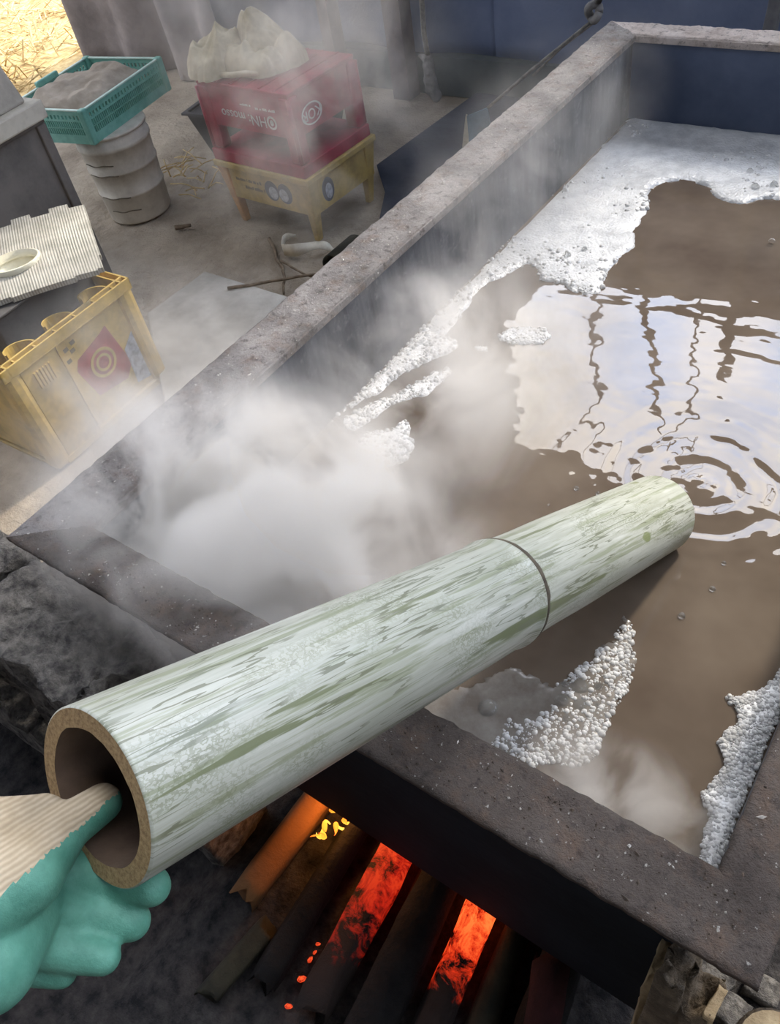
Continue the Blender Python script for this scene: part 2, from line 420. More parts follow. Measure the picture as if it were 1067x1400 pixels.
t.set(Roughness=0.25)
M['thin_foam'] = t.m
t = NT('bubble'); v = t.coords()
t.color(t.ramp(t.noise(v, 60, 3), [(0.4, (0.70, 0.70, 0.69)), (0.65, (0.93, 0.93, 0.92))])); t.set(Roughness=0.10)
t.set(Transmission_Weight=0.4, IOR=1.25)
M['bubble'] = t.m
t = NT('clear_bubble'); t.color((0.8, 0.8, 0.78)); t.set(Roughness=0.02, IOR=1.22, Transmission_Weight=0.92)
v = t.coords(); t.bump(t.noise(v, 120, 2), 0.1, 0.001)
M['clear_bubble'] = t.m

def smooth_poly(P, k=4):
    n = len(P); out = []
    for i in range(n):
        p0, p1, p2, p3 = [Vector((*P[(i + q) % n], 0)) for q in (-1, 0, 1, 2)]
        for s in range(k):
            t_ = s / k
            q = 0.5 * ((2 * p1) + (p2 - p0) * t_ + (2 * p0 - 5 * p1 + 4 * p2 - p3) * t_ ** 2 + (3 * p1 - p0 - 3 * p2 + p3) * t_ ** 3)
            out.append((q.x, q.y))
    return out
def inside(x, y, P):
    r = False; n = len(P); j = n - 1
    for i in range(n):
        if (P[i][1] > y) != (P[j][1] > y) and x < (P[j][0] - P[i][0]) * (y - P[i][1]) / (P[j][1] - P[i][1]) + P[i][0]: r = not r
        j = i
    return r
def edge_dist(x, y, P):
    best = 9
    n = len(P)
    for i in range(n):
        ax, ay = P[i]; bx, by = P[(i + 1) % n]
        dx, dy = bx - ax, by - ay; L = dx * dx + dy * dy + 1e-12
        u = max(0, min(1, ((x - ax) * dx + (y - ay) * dy) / L))
        best = min(best, math.hypot(x - ax - u * dx, y - ay - u * dy))
    return best
BIG = ((-0.197, 0.452, 0.013), (-0.187, 0.431, 0.011), (-0.207, 0.425, 0.012), (-0.178, 0.462, 0.008), (-0.170, 0.440, 0.006), (-0.213, 0.446, 0.007), (-0.192, 0.408, 0.008), (-0.275, 0.375, 0.016))
def hemi(n=8, k=3):
    vs = []; fs = []
    for i in range(k):
        a = PI / 2 * i / k
        vs += [(math.cos(a) * math.cos(2 * PI * j / n), math.cos(a) * math.sin(2 * PI * j / n), math.sin(a)) for j in range(n)]
    vs.append((0, 0, 1)); top = len(vs) - 1
    for i in range(k - 1):
        fs += [(i * n + j, i * n + (j + 1) % n, (i + 1) * n + (j + 1) % n, (i + 1) * n + j) for j in range(n)]
    fs += [((k - 1) * n + j, (k - 1) * n + (j + 1) % n, top) for j in range(n)]
    return vs, fs
HV, HF = hemi()
def foam_patch(P, label, seed, step, thick, nb, rb, mat='foam', bubble_mat='bubble', edge_bias=0.5, zone=None, cat='foam'):
    """a raft of foam: a thin cushion on the water, with bubbles standing on it as a part"""
    rr = random.Random(seed); P = smooth_poly(P, 5)
    P = [(x + 0.004 * nz((x, y, seed), 45), y + 0.004 * nz((x, y, seed + 3), 45)) for x, y in P]
    P = [(min(max(x, TX0 + 0.001), TX1 - 0.001), min(max(y, TY0 + 0.001), TY1 - 0.001)) for x, y in P]
    xs = [p[0] for p in P]; ys = [p[1] for p in P]
    bm = bmesh.new()
    loop = [bm.verts.new((x, y, 0)) for x, y in P]
    es = [bm.edges.new((loop[i], loop[(i + 1) % len(loop)])) for i in range(len(loop))]
    bmesh.ops.triangle_fill(bm, use_beauty=True, edges=es)
    for x0, x1, ax in ((min(xs), max(xs), 0), (min(ys), max(ys), 1)):
        c = x0 + step
        while c < x1:
            no = (1, 0, 0) if ax == 0 else (0, 1, 0); co = (c, 0, 0) if ax == 0 else (0, c, 0)
            bmesh.ops.bisect_plane(bm, geom=bm.verts[:] + bm.edges[:] + bm.faces[:], plane_co=co, plane_no=no)
            c += step
    bmesh.ops.triangulate(bm, faces=bm.faces[:])
    for v in bm.verts:
        d = edge_dist(v.co.x, v.co.y, P)
        w = min(1.0, d / 0.012); w = math.sqrt(max(0, w * (2 - w)))
        v.co.z = ZW + 0.0012 + thick * w * (1 + 0.5 * nz((v.co.x, v.co.y, 0), 40, seed)) - (0.003 if d < 1e-4 else 0)
    me = bpy.data.meshes.new('foam_patch'); bm.normal_update(); bm.to_mesh(me); bm.free()
    for p in me.polygons: p.use_smooth = True
    o = bpy.data.objects.new('foam_patch', me); C.objects.link(o); me.materials.append(M[mat])
    bmn = me.polygons[0].normal.z if me.polygons else 1
    if bmn < 0: me.flip_normals()
    tag(o, label, cat, kind='stuff')
    b = MB(); cnt = 0; tries = 0
    while cnt < nb and tries < nb * 30:
        tries += 1
        x, y = rr.uniform(min(xs), max(xs)), rr.uniform(min(ys), max(ys))
        if zone and not zone(x, y): continue
        if not inside(x, y, P): continue
        if any(math.hypot(x - a, y - c) < q * 0.8 for a, c, q in BIG): continue
        d = edge_dist(x, y, P)
        if rr.random() < edge_bias and d > 0.02: continue
        r = rb[0] + (rb[1] - rb[0]) * rr.random() ** 3
        w = min(1.0, d / 0.012); z = ZW + 0.0008 + thick * math.sqrt(max(0, w * (2 - w))) * 0.9
        b.add([(x + vx * r, y + vy * r, z - r * 0.25 + vz * r) for vx, vy, vz in HV], HF); cnt += 1
    if cnt:
        bo = b.build('bubbles', bubble_mat, o, smooth=True); bo['kind'] = 'stuff'
    return o
far_P = [(-0.756, 0.95), (-0.705,0.944),(-0.714,1.059),(-0.720,1.127),(-0.699,1.167),(-0.679,1.223),(-0.651,1.207),(-0.627,1.182),(-0.595,1.187),(-0.558,1.171),(-0.531,1.173),(-0.516,1.193),(-0.526,1.245),(-0.529,1.301),(-0.522,1.350),(-0.543,1.404),(-0.546,1.447),(-0.555,1.498),(-0.575,1.544),(-0.568,1.585),(-0.537,1.611),(-0.495,1.612),(-0.466,1.590),(-0.444,1.569),(-0.400,1.557),(-0.367,1.583),(-0.334,1.596),(-0.253,1.606),(-0.1,1.607),(0.003,1.62),(0.003,1.857),(-0.4,1.857),(-0.756,1.857),(-0.756,1.4)]
foam_patch(far_P, 'wide sheet of white foam in the far corner of the tank', 1, 0.02, 0.004, 700, (0.0015, 0.006), edge_bias=0.3,
           zone=lambda x, y: y < 1.30 or nz((x, y, 0), 9) > 0.35)
strip_P = [(-0.756,0.69),(-0.749,0.721),(-0.737,0.767),(-0.720,0.785),(-0.719,0.828),(-0.701,0.879),(-0.682,0.909),(-0.670,0.932),(-0.676,0.961),(-0.699,0.964),(-0.712,0.97),(-0.756,0.98),(-0.756,0.85)]
foam_patch(strip_P, 'narrow strip of foam along the left tank wall', 2, 0.015, 0.004, 420, (0.0015, 0.005), edge_bias=0.2, mat='froth')
lobe_P = [(-0.738,0.707),(-0.726,0.752),(-0.703,0.783),(-0.687,0.825),(-0.670,0.866),(-0.652,0.889),(-0.640,0.884),(-0.645,0.850),(-0.643,0.820),(-0.668,0.797),(-0.686,0.769),(-0.694,0.728),(-0.706,0.693)]
foam_patch(lobe_P, 'pointed tongue of foam reaching out from the left tank wall', 3, 0.015, 0.004, 260, (0.0015, 0.005), edge_bias=0.2, mat='froth')
blob_P = [(-0.688,0.683),(-0.684,0.703),(-0.657,0.716),(-0.653,0.741),(-0.636,0.749),(-0.617,0.724),(-0.595,0.700),(-0.594,0.670),(-0.610,0.648),(-0.637,0.638),(-0.665,0.648)]
foam_patch(blob_P, 'irregular floating blob of foam in the steam', 4, 0.015, 0.004, 300, (0.0015, 0.005), edge_bias=0.2, mat='froth')
oval_P = [(-0.615,1.000),(-0.616,1.020),(-0.598,1.040),(-0.569,1.052),(-0.543,1.047),(-0.533,1.036),(-0.542,1.014),(-0.568,0.998),(-0.593,0.992)]
foam_patch(oval_P, 'small oval island of foam beside the sky reflection', 5, 0.012, 0.003, 140, (0.0015, 0.004), edge_bias=0.0)
foam_patch([(-0.641,0.958),(-0.637,0.968),(-0.625,0.971),(-0.616,0.964),(-0.623,0.952)], 'tiny dot of foam next to the oval foam island', 6, 0.01, 0.002, 10, (0.001, 0.002), edge_bias=0.0)
near_P = [(-0.192,0.569),(-0.175,0.554),(-0.167,0.532),(-0.155,0.516),(-0.150,0.485),(-0.149,0.442),(-0.147,0.412),(-0.147,0.383),(-0.154,0.366),(-0.171,0.356),(-0.190,0.345),(-0.206,0.323),(-0.24,0.29),(-0.330,0.29),(-0.40,0.30),(-0.36,0.36),(-0.311,0.389),(-0.282,0.434),(-0.246,0.438),(-0.222,0.442),(-0.209,0.479),(-0.201,0.513),(-0.190,0.534),(-0.193,0.553)]
nf = foam_patch(near_P, 'greyish bubbly foam on the water under the bamboo pole', 7, 0.012, 0.0015, 1500, (0.0012, 0.0042), mat='thin_foam', edge_bias=0.15,
                zone=lambda x, y: (x - 0.30 * (y - 0.45)) > -0.212 + 0.03 * nz((x, y, 0), 20))
bb = MB()
for x, y, r in BIG:
    HV2, HF2 = hemi(18, 7); bb.add([(x + vx * r * 0.75, y + vy * r * 0.75, ZW + 0.001 + vz * r * 0.4) for vx, vy, vz in HV2], HF2)
bo = bb.build('large_bubbles', 'clear_bubble', nf, smooth=True); bo['kind'] = 'stuff'
right_P = [(0.003,0.62),(-0.011,0.591),(-0.015,0.567),(-0.024,0.546),(-0.039,0.529),(-0.049,0.525),(-0.048,0.517),(-0.038,0.510),(-0.031,0.501),(-0.033,0.485),(-0.040,0.473),(-0.040,0.463),(-0.032,0.451),(-0.027,0.440),(-0.029,0.422),(-0.035,0.403),(-0.032,0.393),(-0.024,0.385),(-0.019,0.380),(-0.018,0.356),(-0.016,0.333),(-0.014,0.275),(0.003,0.272),(0.003,0.45)]
foam_patch(right_P, 'thick white bubbly foam against the right tank wall', 8, 0.012, 0.006, 2300, (0.0011, 0.0034), mat='froth', edge_bias=0.0)
rr = random.Random(21)
for x, y, r in ((-0.135, 0.60, 0.0045), (-0.118, 0.655, 0.004), (-0.12, 0.70, 0.003), (-0.34, 0.735, 0.004), (-0.31, 0.74, 0.003), (-0.36, 0.69, 0.002), (-0.30, 1.44, 0.006), (-0.42, 1.68, 0.007), (-0.39, 1.62, 0.009), (-0.36, 1.64, 0.008), (-0.27, 1.63, 0.007), (-0.62, 1.27, 0.007), (-0.60, 1.30, 0.006)):
    b = MB(); HV2, HF2 = hemi(14, 5); b.add([(vx * r, vy * r, vz * r) for vx, vy, vz in HV2], HF2)
    o = b.build('bubble', 'clear_bubble', None, smooth=True, loc=(x, y, ZW + (0.005 if y > 1.2 else 0.0005)))
    tag(o, 'single clear bubble floating on the tank foam' if y > 1.2 and x != -0.30 else 'single clear bubble floating on open brown water', 'bubble', 'bubbles on the foam' if y > 1.2 and x != -0.30 else 'bubbles on the water')

# ================================================================== BAMBOO POLE
A = Vector((-0.289, 0.023, 1.042)); B = Vector((-0.215, 0.757, 0.591)); U = (B - A).normalized()
pole = empty('bamboo_pole', A); tag(pole, 'thick scratched pale green bamboo pole dipped into the hot water', 'bamboo')
pole.rotation_euler = U.to_track_quat('Z', 'X').to_euler()
t = NT('bamboo_skin')
uvn = t.node('ShaderNodeUVMap')
def uvmap(scale, rot=0.0, off=(0, 0, 0)):
    mp = t.n.new('ShaderNodeMapping'); mp.inputs['Scale'].default_value = scale; mp.inputs['Rotation'].default_value = (0, 0, rot); mp.inputs['Location'].default_value = off
    t.link(uvn.outputs['UV'], mp.inputs['Vector']); return mp.outputs['Vector']
base = t.mix(t.ramp(t.noise(uvmap((14, 4, 1)), 1.0, 5), [(0.32, 0.0), (0.68, 1.0)]), (0.49, 0.50, 0.44), (0.33, 0.345, 0.275))
st0 = t.ramp(t.noise(uvmap((260, 9, 1)), 1.0, 5, 0.7), [(0.42, 0.0), (0.62, 0.6)])
c0 = t.mix(st0, base, (0.29, 0.30, 0.235))
st1 = t.ramp(t.noise(uvmap((120, 4.0, 1)), 1.0, 5, 0.65), [(0.525, 0.0), (0.585, 0.75)])
c1 = t.mix(st1, c0, (0.22, 0.245, 0.15))
st2 = t.ramp(t.noise(uvmap((62, 2.6, 1), 0.04, (4, 2, 0)), 1.0, 4, 0.6), [(0.615, 0.0), (0.635, 0.9)])
c2 = t.mix(st2, c1, (0.135, 0.155, 0.075))
# thin squiggly scratches: contour lines of stretched noises
def lines(scale, rot, width, off, mask_scale, lo, hi):
    n = t.noise(uvmap(scale, rot, off), 1.0, 3, 0.55)
    d = t.math('ABSOLUTE', t.math('SUBTRACT', n, 0.5))
    ln = t.math('LESS_THAN', d, width)
    mk = t.ramp(t.noise(uvmap((mask_scale, mask_scale * 0.5, 1), 0, (off[1], 7, 0)), 1.0, 3), [(lo, 0.0), (hi, 1.0)])
    return t.math('MULTIPLY', ln, mk)
l1 = lines((85, 5, 1), 0.10, 0.012, (3, 9, 0), 14, 0.48, 0.56)
l2 = lines((260, 150, 1), 0.5, 0.045, (13, 2, 0), 15, 0.49, 0.62)
l3 = lines((60, 3.5, 1), -0.08, 0.009, (7, 1, 0), 9, 0.42, 0.52)
c3 = t.mix(t.math('MULTIPLY', l1, 0.85), c2, (0.13, 0.14, 0.085))
c4 = t.mix(t.math('MULTIPLY', l2, 0.5), c3, (0.15, 0.17, 0.09))
c5 = t.mix(t.math('MULTIPLY', l3, 0.8), c4, (0.15, 0.165, 0.11))
patch = t.ramp(t.noise(uvmap((26, 14, 1), 0, (1, 5, 0)), 1.0, 2, 0.4), [(0.70, 0.0), (0.72, 0.9)])
c6 = t.mix(patch, c5, (0.17, 0.20, 0.08))
wht = t.ramp(t.noise(uvmap((55, 4, 1), 0.02, (9, 9, 0)), 1.0, 4), [(0.60, 0.0), (0.68, 0.45)])
c7 = t.mix(wht, c6, (0.60, 0.61, 0.56))
t.color(c7)
t.bump(t.math('ADD', t.noise(uvmap((90, 6, 1)), 1.0, 5), t.math('MULTIPLY', l2, -0.3)), 0.12, 0.002)
t.set(Roughness=0.38, Specular_IOR_Level=0.5)
M['bamboo_skin'] = t.m
t = NT('bamboo_cut'); v = t.coords()
t.color(t.ramp(t.noise(v, 330, 3, 0.7), [(0.35, (0.23, 0.145, 0.065)), (0.62, (0.42, 0.29, 0.14))])); t.set(Roughness=0.7)
t.bump(t.noise(v, 600, 3), 0.4, 0.001); M['bamboo_cut'] = t.m
M['bamboo_inside'] = mottled('bamboo_inside', (0.06, 0.038, 0.026), (0.12, 0.082, 0.055), 18, 0.8, 0.3, 0.002, 90)
M['node_dark'] = mottled('node_scar', (0.05, 0.04, 0.03), (0.14, 0.12, 0.085), 40, 0.8, 0.5, 0.002)
R0, LEN, ZN = 0.0525, 0.815, 0.420      # outer radius, full length, node position along the pole
def culm_r(z):
    r = R0 * (1.0 - 0.015 * z)
    d = z - ZN
    r += 0.0022 * math.exp(-(d / 0.009) ** 2) * (1 if d < 0 else 0.55) - 0.0022 * math.exp(-((d - 0.0055) / 0.0026) ** 2)
    r -= 0.0012 * math.exp(-((d - 0.05) / 0.05) ** 2) if d > 0 else 0
    return r
zs = sorted(set([0.0, 0.0008, 0.002] + [LEN * i / 80 for i in range(1, 81)] + [ZN + 0.0012 * k for k in range(-18, 22)]))
nseg = 96
vs = []; fs = []
for i, z in enumerate(zs):
    r = culm_r(z) - (0.001 if i == 0 else 0)
    for j in range(nseg):
        a = 2 * PI * j / nseg
        vs.append((r * math.cos(a), r * math.sin(a), z))
for i in range(len(zs) - 1):
    for j in range(nseg): fs.append((i * nseg + j, i * nseg + (j + 1) % nseg, (i + 1) * nseg + (j + 1) % nseg, (i + 1) * nseg + j))
b = MB(); b.v = vs; b.f = fs
culm = b.build('culm', 'bamboo_skin', pole, smooth=True)
uvl = culm.data.uv_layers.new(name='UVMap')
for p in culm.data.polygons:
    angs = [math.atan2(culm.data.vertices[vi].co.y, culm.data.vertices[vi].co.x) for vi in p.vertices]
    wrap = max(angs) - min(angs) > PI
    for li, a in zip(p.loop_indices, angs):
        if wrap and a < 0: a += 2 * PI
        uvl.data[li].uv = (a * R0, culm.data.vertices[culm.data.loops[li].vertex_index].co.z)
rin = R0 - 0.012
b = MB(); ring_o = [(R0 - 0.001) for j in range(nseg)]
ri_ = [rin + 0.0012 * nz((math.cos(2 * PI * j / nseg), math.sin(2 * PI * j / nseg), 0), 1.5) for j in range(nseg)]
b.v = [(ring_o[j] * math.cos(2 * PI * j / nseg), ring_o[j] * math.sin(2 * PI * j / nseg), 0) for j in range(nseg)] + \
      [(ri_[j] * math.cos(2 * PI * j / nseg), ri_[j] * math.sin(2 * PI * j / nseg), 0.0003) for j in range(nseg)]
b.f = [(j, (j + 1) % nseg, nseg + (j + 1) % nseg, nseg + j) for j in range(nseg)]
o = b.build('cut_end', 'bamboo_cut', pole); o['label'] = 'brown fibrous sawn end'
b = MB()
for i in range(14):
    z = 0.0003 + 0.40 * (i / 13)
    b.v += [((ri_[j]) * math.cos(2 * PI * j / nseg), ri_[j] * math.sin(2 * PI * j / nseg), z) for j in range(nseg)]
b.f = [(i * nseg + j, i * nseg + (j + 1) % nseg, (i + 1) * nseg + (j + 1) % nseg, (i + 1) * nseg + j) for i in range(13) for j in range(nseg)]
b.f.append(tuple(13 * nseg + j for j in range(nseg)))
o = b.build('inner_wall', 'bamboo_inside', pole, smooth=True); o['label'] = 'dark brown hollow inside'
b = MB()   # sheath scar: a thin dark uneven ring
for j in range(nseg + 1):
    a = 2 * PI * j / nseg; w = 0.0030 + 0.0018 * nz((math.cos(a), math.sin(a), 1), 3)
    zc = ZN + 0.004 + 0.0012 * nz((math.cos(a), math.sin(a), 4), 2)
    r = R0 - 0.0004
    b.v += [(r * math.cos(a), r * math.sin(a), zc - w), ((r + 0.0018) * math.cos(a), (r + 0.0018) * math.sin(a), zc - w * 0.3), ((r + 0.0016) * math.cos(a), (r + 0.0016) * math.sin(a), zc + w * 0.5), ((r - 0.001) * math.cos(a), (r - 0.001) * math.sin(a), zc + w)]
for j in range(nseg): b.f += [(4 * j + q, 4 * j + q + 1, 4 * j + q + 5, 4 * j + q + 4) for q in range(3)]
o = b.build('node_ring', 'node_dark', pole, smooth=True); o['label'] = 'dark raised node ring'

# ================================================================== GLOVED HAND
t = NT('rubber_green'); v = t.coords()
t.color(t.ramp(t.noise(v, 60, 4), [(0.35, (0.07, 0.23, 0.165)), (0.65, (0.115, 0.32, 0.235))]))
t.bump(t.noise(v, 420, 4, 0.7), 0.35, 0.002); t.set(Roughness=0.5, Specular_IOR_Level=0.4)
M['rubber'] = t.m
seam_a, seam_b = Vector((-0.281, -0.037, 1.058)), Vector((-0.304, 0.016, 1.013))
sd = (seam_b - seam_a).normalized()
seam_n = sd.cross(Vector((-0.62, -0.03, -0.78))).normalized()
if seam_n.z < 0: seam_n = -seam_n
t = NT('knit_beige'); v = t.coords()
dp = t.node('ShaderNodeVectorMath', _operation='DOT_PRODUCT'); t.link(v, dp.inputs[0]); dp.inputs[1].default_value = seam_n + sd * 0.12
ph = t.math('ADD', t.math('MULTIPLY', dp.outputs['Value'], 2 * PI / 0.0030), t.math('MULTIPLY', t.noise(v, 55, 3), 7.0))
rib = t.math('MULTIPLY_ADD', t.math('SINE', ph), 0.5, 0.5)
t.color(t.mix(t.math('MULTIPLY', rib, 0.55), t.ramp(t.noise(v, 40, 4), [(0.35, (0.46, 0.37, 0.25)), (0.65, (0.60, 0.50, 0.36))]), (0.32, 0.25, 0.16)))
t.bump(rib, 0.4, 0.0008); t.set(Roughness=0.9, Specular_IOR_Level=0.1)
M['knit'] = t.m
W = Vector
caps = []
def chain(*pr):
    for (p0, r0), (p1, r1) in zip(pr[:-1], pr[1:]): caps.append((W(p0), r0, W(p1), r1))
H = {'wrist2': (-0.335, -0.185, 1.075), 'wrist': (-0.322, -0.105, 1.052), 'palm': (-0.303, -0.052, 1.040), 'thenar': (-0.294, -0.026, 1.036), 'heel': (-0.284, -0.066, 1.020),
     't2': (-0.301, 0.004, 1.026), 't3': (-0.3035, 0.0255, 1.012), 'i0': (-0.309, -0.016, 1.004), 'i1': (-0.287, -0.001, 0.979), 'i2': (-0.261, 0.009, 0.980),
     'm0': (-0.302, -0.036, 1.004), 'm1': (-0.286, -0.022, 0.976), 'm2': (-0.265, -0.011, 0.966), 'r0': (-0.295, -0.050, 0.997), 'r1': (-0.278, -0.041, 0.978), 'r2': (-0.262, -0.033, 0.971),
     'p0': (-0.300, -0.062, 0.992), 'p1': (-0.290, -0.058, 0.975), 'p2': (-0.278, -0.052, 0.968)}
chain((H['wrist2'], 0.034), (H['wrist'], 0.031), (H['palm'], 0.026), (H['thenar'], 0.021), (H['t2'], 0.0135), (H['t3'], 0.0115))
chain((H['wrist'], 0.028), (H['heel'], 0.024), (H['m0'], 0.020))
chain((H['palm'], 0.024), (H['i0'], 0.015), (H['i1'], 0.0125), (H['i2'], 0.0115))
chain((H['palm'], 0.024), (H['m0'], 0.016), (H['m1'], 0.0140), (H['m2'], 0.0115))
chain((H['heel'], 0.022), (H['r0'], 0.014), (H['r1'], 0.0125), (H['r2'], 0.0100))
chain((H['heel'], 0.022), (H['p0'], 0.012), (H['p1'], 0.0105), (H['p2'], 0.0085))
chain(((-0.348, -0.100, 1.070), 0.033), ((-0.325, -0.026, 1.042), 0.023), ((-0.318, 0.000, 1.026), 0.0135))
hand = blob_union('gloved_hand', caps, 0.0022, 'rubber', None, 5)
tag(hand, 'hand in a green rubber coated beige knit glove gripping the bamboo end', 'hand')
hand.data.materials.append(M['knit'])
# knit back: the side of the glove above the seam line from wrist to thumb tip
for p in hand.data.polygons:
    c = p.center
    if (c - seam_a).dot(seam_n) > 0.0 + 0.0015 * nz(c, 60): p.material_index = 1

# ================================================================== FIRE AND FIREWOOD
def ember_material(name, glow_c0, glow_c1, strength, y_lo, y_hi, base=(0.02, 0.012, 0.01), crack=26):
    t = NT(name); v = t.coords('Generated')
    vo = t.coords('Object')
    n = t.noise(vo, crack, 6, 0.75, 0.6)
    sep = t.node('ShaderNodeSeparateXYZ'); t.link(v, sep.inputs[0])
    along = t.node('ShaderNodeMapRange', From__Min=y_lo, From__Max=y_hi); t.link(sep.outputs['Y'], along.inputs['Value'])
    k = t.math('MULTIPLY', along.outputs['Result'], t.ramp(n, [(0.40, 0.0), (0.60, 1.0)]))
    colr = t.ramp(k, [(0.05, (0, 0, 0)), (0.3, glow_c0), (0.95, glow_c1)])
    t.color(base); t.link(colr, t.b.inputs['Emission Color']); t.b.inputs['Emission Strength'].default_value = strength
    t.set(Roughness=0.9); t.bump(n, 0.8, 0.006)
    return t.m
M['ember_red'] = ember_material('glowing_charcoal', (0.40, 0.012, 0.004), (1.0, 0.075, 0.016), 0.95, 0.10, 0.62)
M['ember_orange'] = ember_material('bright_charcoal', (0.45, 0.02, 0.004), (1.0, 0.15, 0.03), 1.3, 0.16, 0.40)
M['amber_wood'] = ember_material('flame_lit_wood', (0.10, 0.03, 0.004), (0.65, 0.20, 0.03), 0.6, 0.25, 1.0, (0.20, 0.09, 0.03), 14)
M['char'] = mottled('charred_wood', (0.003, 0.003, 0.004), (0.012, 0.011, 0.011), 22, 0.85, 0.9, 0.008, 40)
M['dark_wood'] = mottled('dark_wood', (0.010, 0.011, 0.009), (0.045, 0.042, 0.026), 14, 0.8, 0.6, 0.006)
M['maroon_wood'] = mottled('maroon_wood', (0.020, 0.006, 0.008), (0.055, 0.016, 0.018), 14, 0.85, 0.6, 0.006)
M['bark'] = mottled('weathered_wood', (0.045, 0.036, 0.028), (0.22, 0.17, 0.115), 16, 0.9, 1.0, 0.01, 45)
M['fresh_split'] = mottled('split_wood_face', (0.22, 0.16, 0.09), (0.46, 0.36, 0.22), 22, 0.85, 0.7, 0.005, 60)
def log(name, mat, p0, p1, w, hgt, seed, label, group=None, roll=0.0, taper=1.0, cat='log', round_=False):
    """a split billet from p0 (front) to p1 (back, under the tank): irregular cross-section swept along its length"""
    p0, p1 = Vector(p0), Vector(p1); d = p1 - p0; L = d.length; rr = random.Random(seed)
    n = 14; kn = 22
    prof = []
    for j in range(n):
        a = 2 * PI * j / n
        k = 1.0 if round_ else 0.82 + 0.30 * rr.random()
        prof.append((math.cos(a) * w * 0.5 * k, math.sin(a) * hgt * 0.5 * k))
    vs = []
    for i in range(kn + 1):
        s = i / kn; f = (1 - (1 - taper) * s) * (0.93 if i in (0, kn) else 1.0)
        for (a, c_) in prof:
            q = (a * f, s * L, c_ * f)
            e = 0.10 * nz((q[0] * 30, q[1] * 7, q[2] * 30), 1.0, seed) * w
            vs.append((q[0] + e, q[1] + (rr.uniform(-0.012, 0.012) if i in (0, kn) else 0), q[2] + e * 0.7))
    fs = [(i * n + j, i * n + (j + 1) % n, (i + 1) * n + (j + 1) % n, (i + 1) * n + j) for i in range(kn) for j in range(n)]
    fs += [tuple(range(n - 1, -1, -1)), tuple(kn * n + j for j in range(n))]
    b = MB(); b.v = vs; b.f = fs
    o = b.build(name, mat, None, smooth=True)
    o.location = p0
    q = d.to_track_quat('Y', 'Z').to_matrix() @ Matrix.Rotation(roll, 3, 'Y')
    o.rotation_euler = q.to_euler()
    tag(o, label, cat, group)
    return o
log('firewood_log', 'amber_wood', (-0.602, 0.10, 0.100), (-0.585, 0.62, 0.108), 0.055, 0.06, 1, 'flame lit amber wood billet at the left of the fire')
log('firewood_log', 'dark_wood', (-0.562, -0.04, 0.090), (-0.546, 0.085, 0.092), 0.035, 0.035, 2, 'dull olive wood piece lying apart from the embers on the left')
log('firewood_log', 'char', (-0.497, 0.02, 0.098), (-0.527, 0.60, 0.108), 0.044, 0.055, 3, 'black charred log between the flame and the red log')
log('firewood_log', 'ember_red', (-0.405, 0.03, 0.100), (-0.456, 0.62, 0.110), 0.062, 0.06, 4, 'broad glowing red log covered with cracks in the fire')
log('firewood_log', 'char', (-0.315, -0.06, 0.103), (-0.375, 0.60, 0.112), 0.070, 0.065, 5, 'thick black charred log between the two glowing logs')
log('firewood_log', 'ember_orange', (-0.246, 0.06, 0.096), (-0.306, 0.60, 0.106), 0.050, 0.05, 6, 'narrow orange glowing log with a maroon unburnt front end')
log('firewood_pole', 'dark_wood', (-0.180, 0.04, 0.092), (-0.244, 0.62, 0.10), 0.040, 0.040, 7, 'dark olive pole pushed into the fire beside the orange log', round_=True, cat='pole')
log('firewood_log', 'char', (-0.105, 0.08, 0.098), (-0.180, 0.60, 0.104), 0.06, 0.06, 9, 'black log right of the dark olive pole')
log('firewood_log', 'maroon_wood', (-0.092, 0.12, 0.149), (-0.140, 0.27, 0.152), 0.05, 0.04, 8, 'dim maroon wood block lying right of the fire')
M['coal_spark'] = ember_material('hot_coal', (0.6, 0.04, 0.01), (1.0, 0.16, 0.04), 1.1, -1.0, 0.1)
def coal(x, y, z, r, seed, mat='coal_spark', label='tiny glowing coal fallen beside the red log', group='glowing coals beside the red log', sy=1.5):
    b = MB(); rr = random.Random(seed)
    b.tube([(0, -r * sy, 0), (0, -r * 0.5 * sy, r * 0.2), (0, r * 0.5 * sy, 0), (0, r * sy, 0)], [r * 0.35, r, r * 0.8, r * 0.2], 6)
    o = b.build('coal', mat, None, loc=(x, y, z)); o.rotation_euler = (rr.uniform(-.4, .4), rr.uniform(-.4, .4), rr.uniform(-1.2, 0.2))
    tag(o, label, 'coal', group)
rr = random.Random(11)
for x, y in ((-0.452, 0.088), (-0.446, 0.060), (-0.425, 0.045), (-0.455, 0.112), (-0.44, 0.02), (-0.452, 0.10)):
    coal(x - 0.010, y, 0.077, rr.uniform(0.0022, 0.005), rr.random())
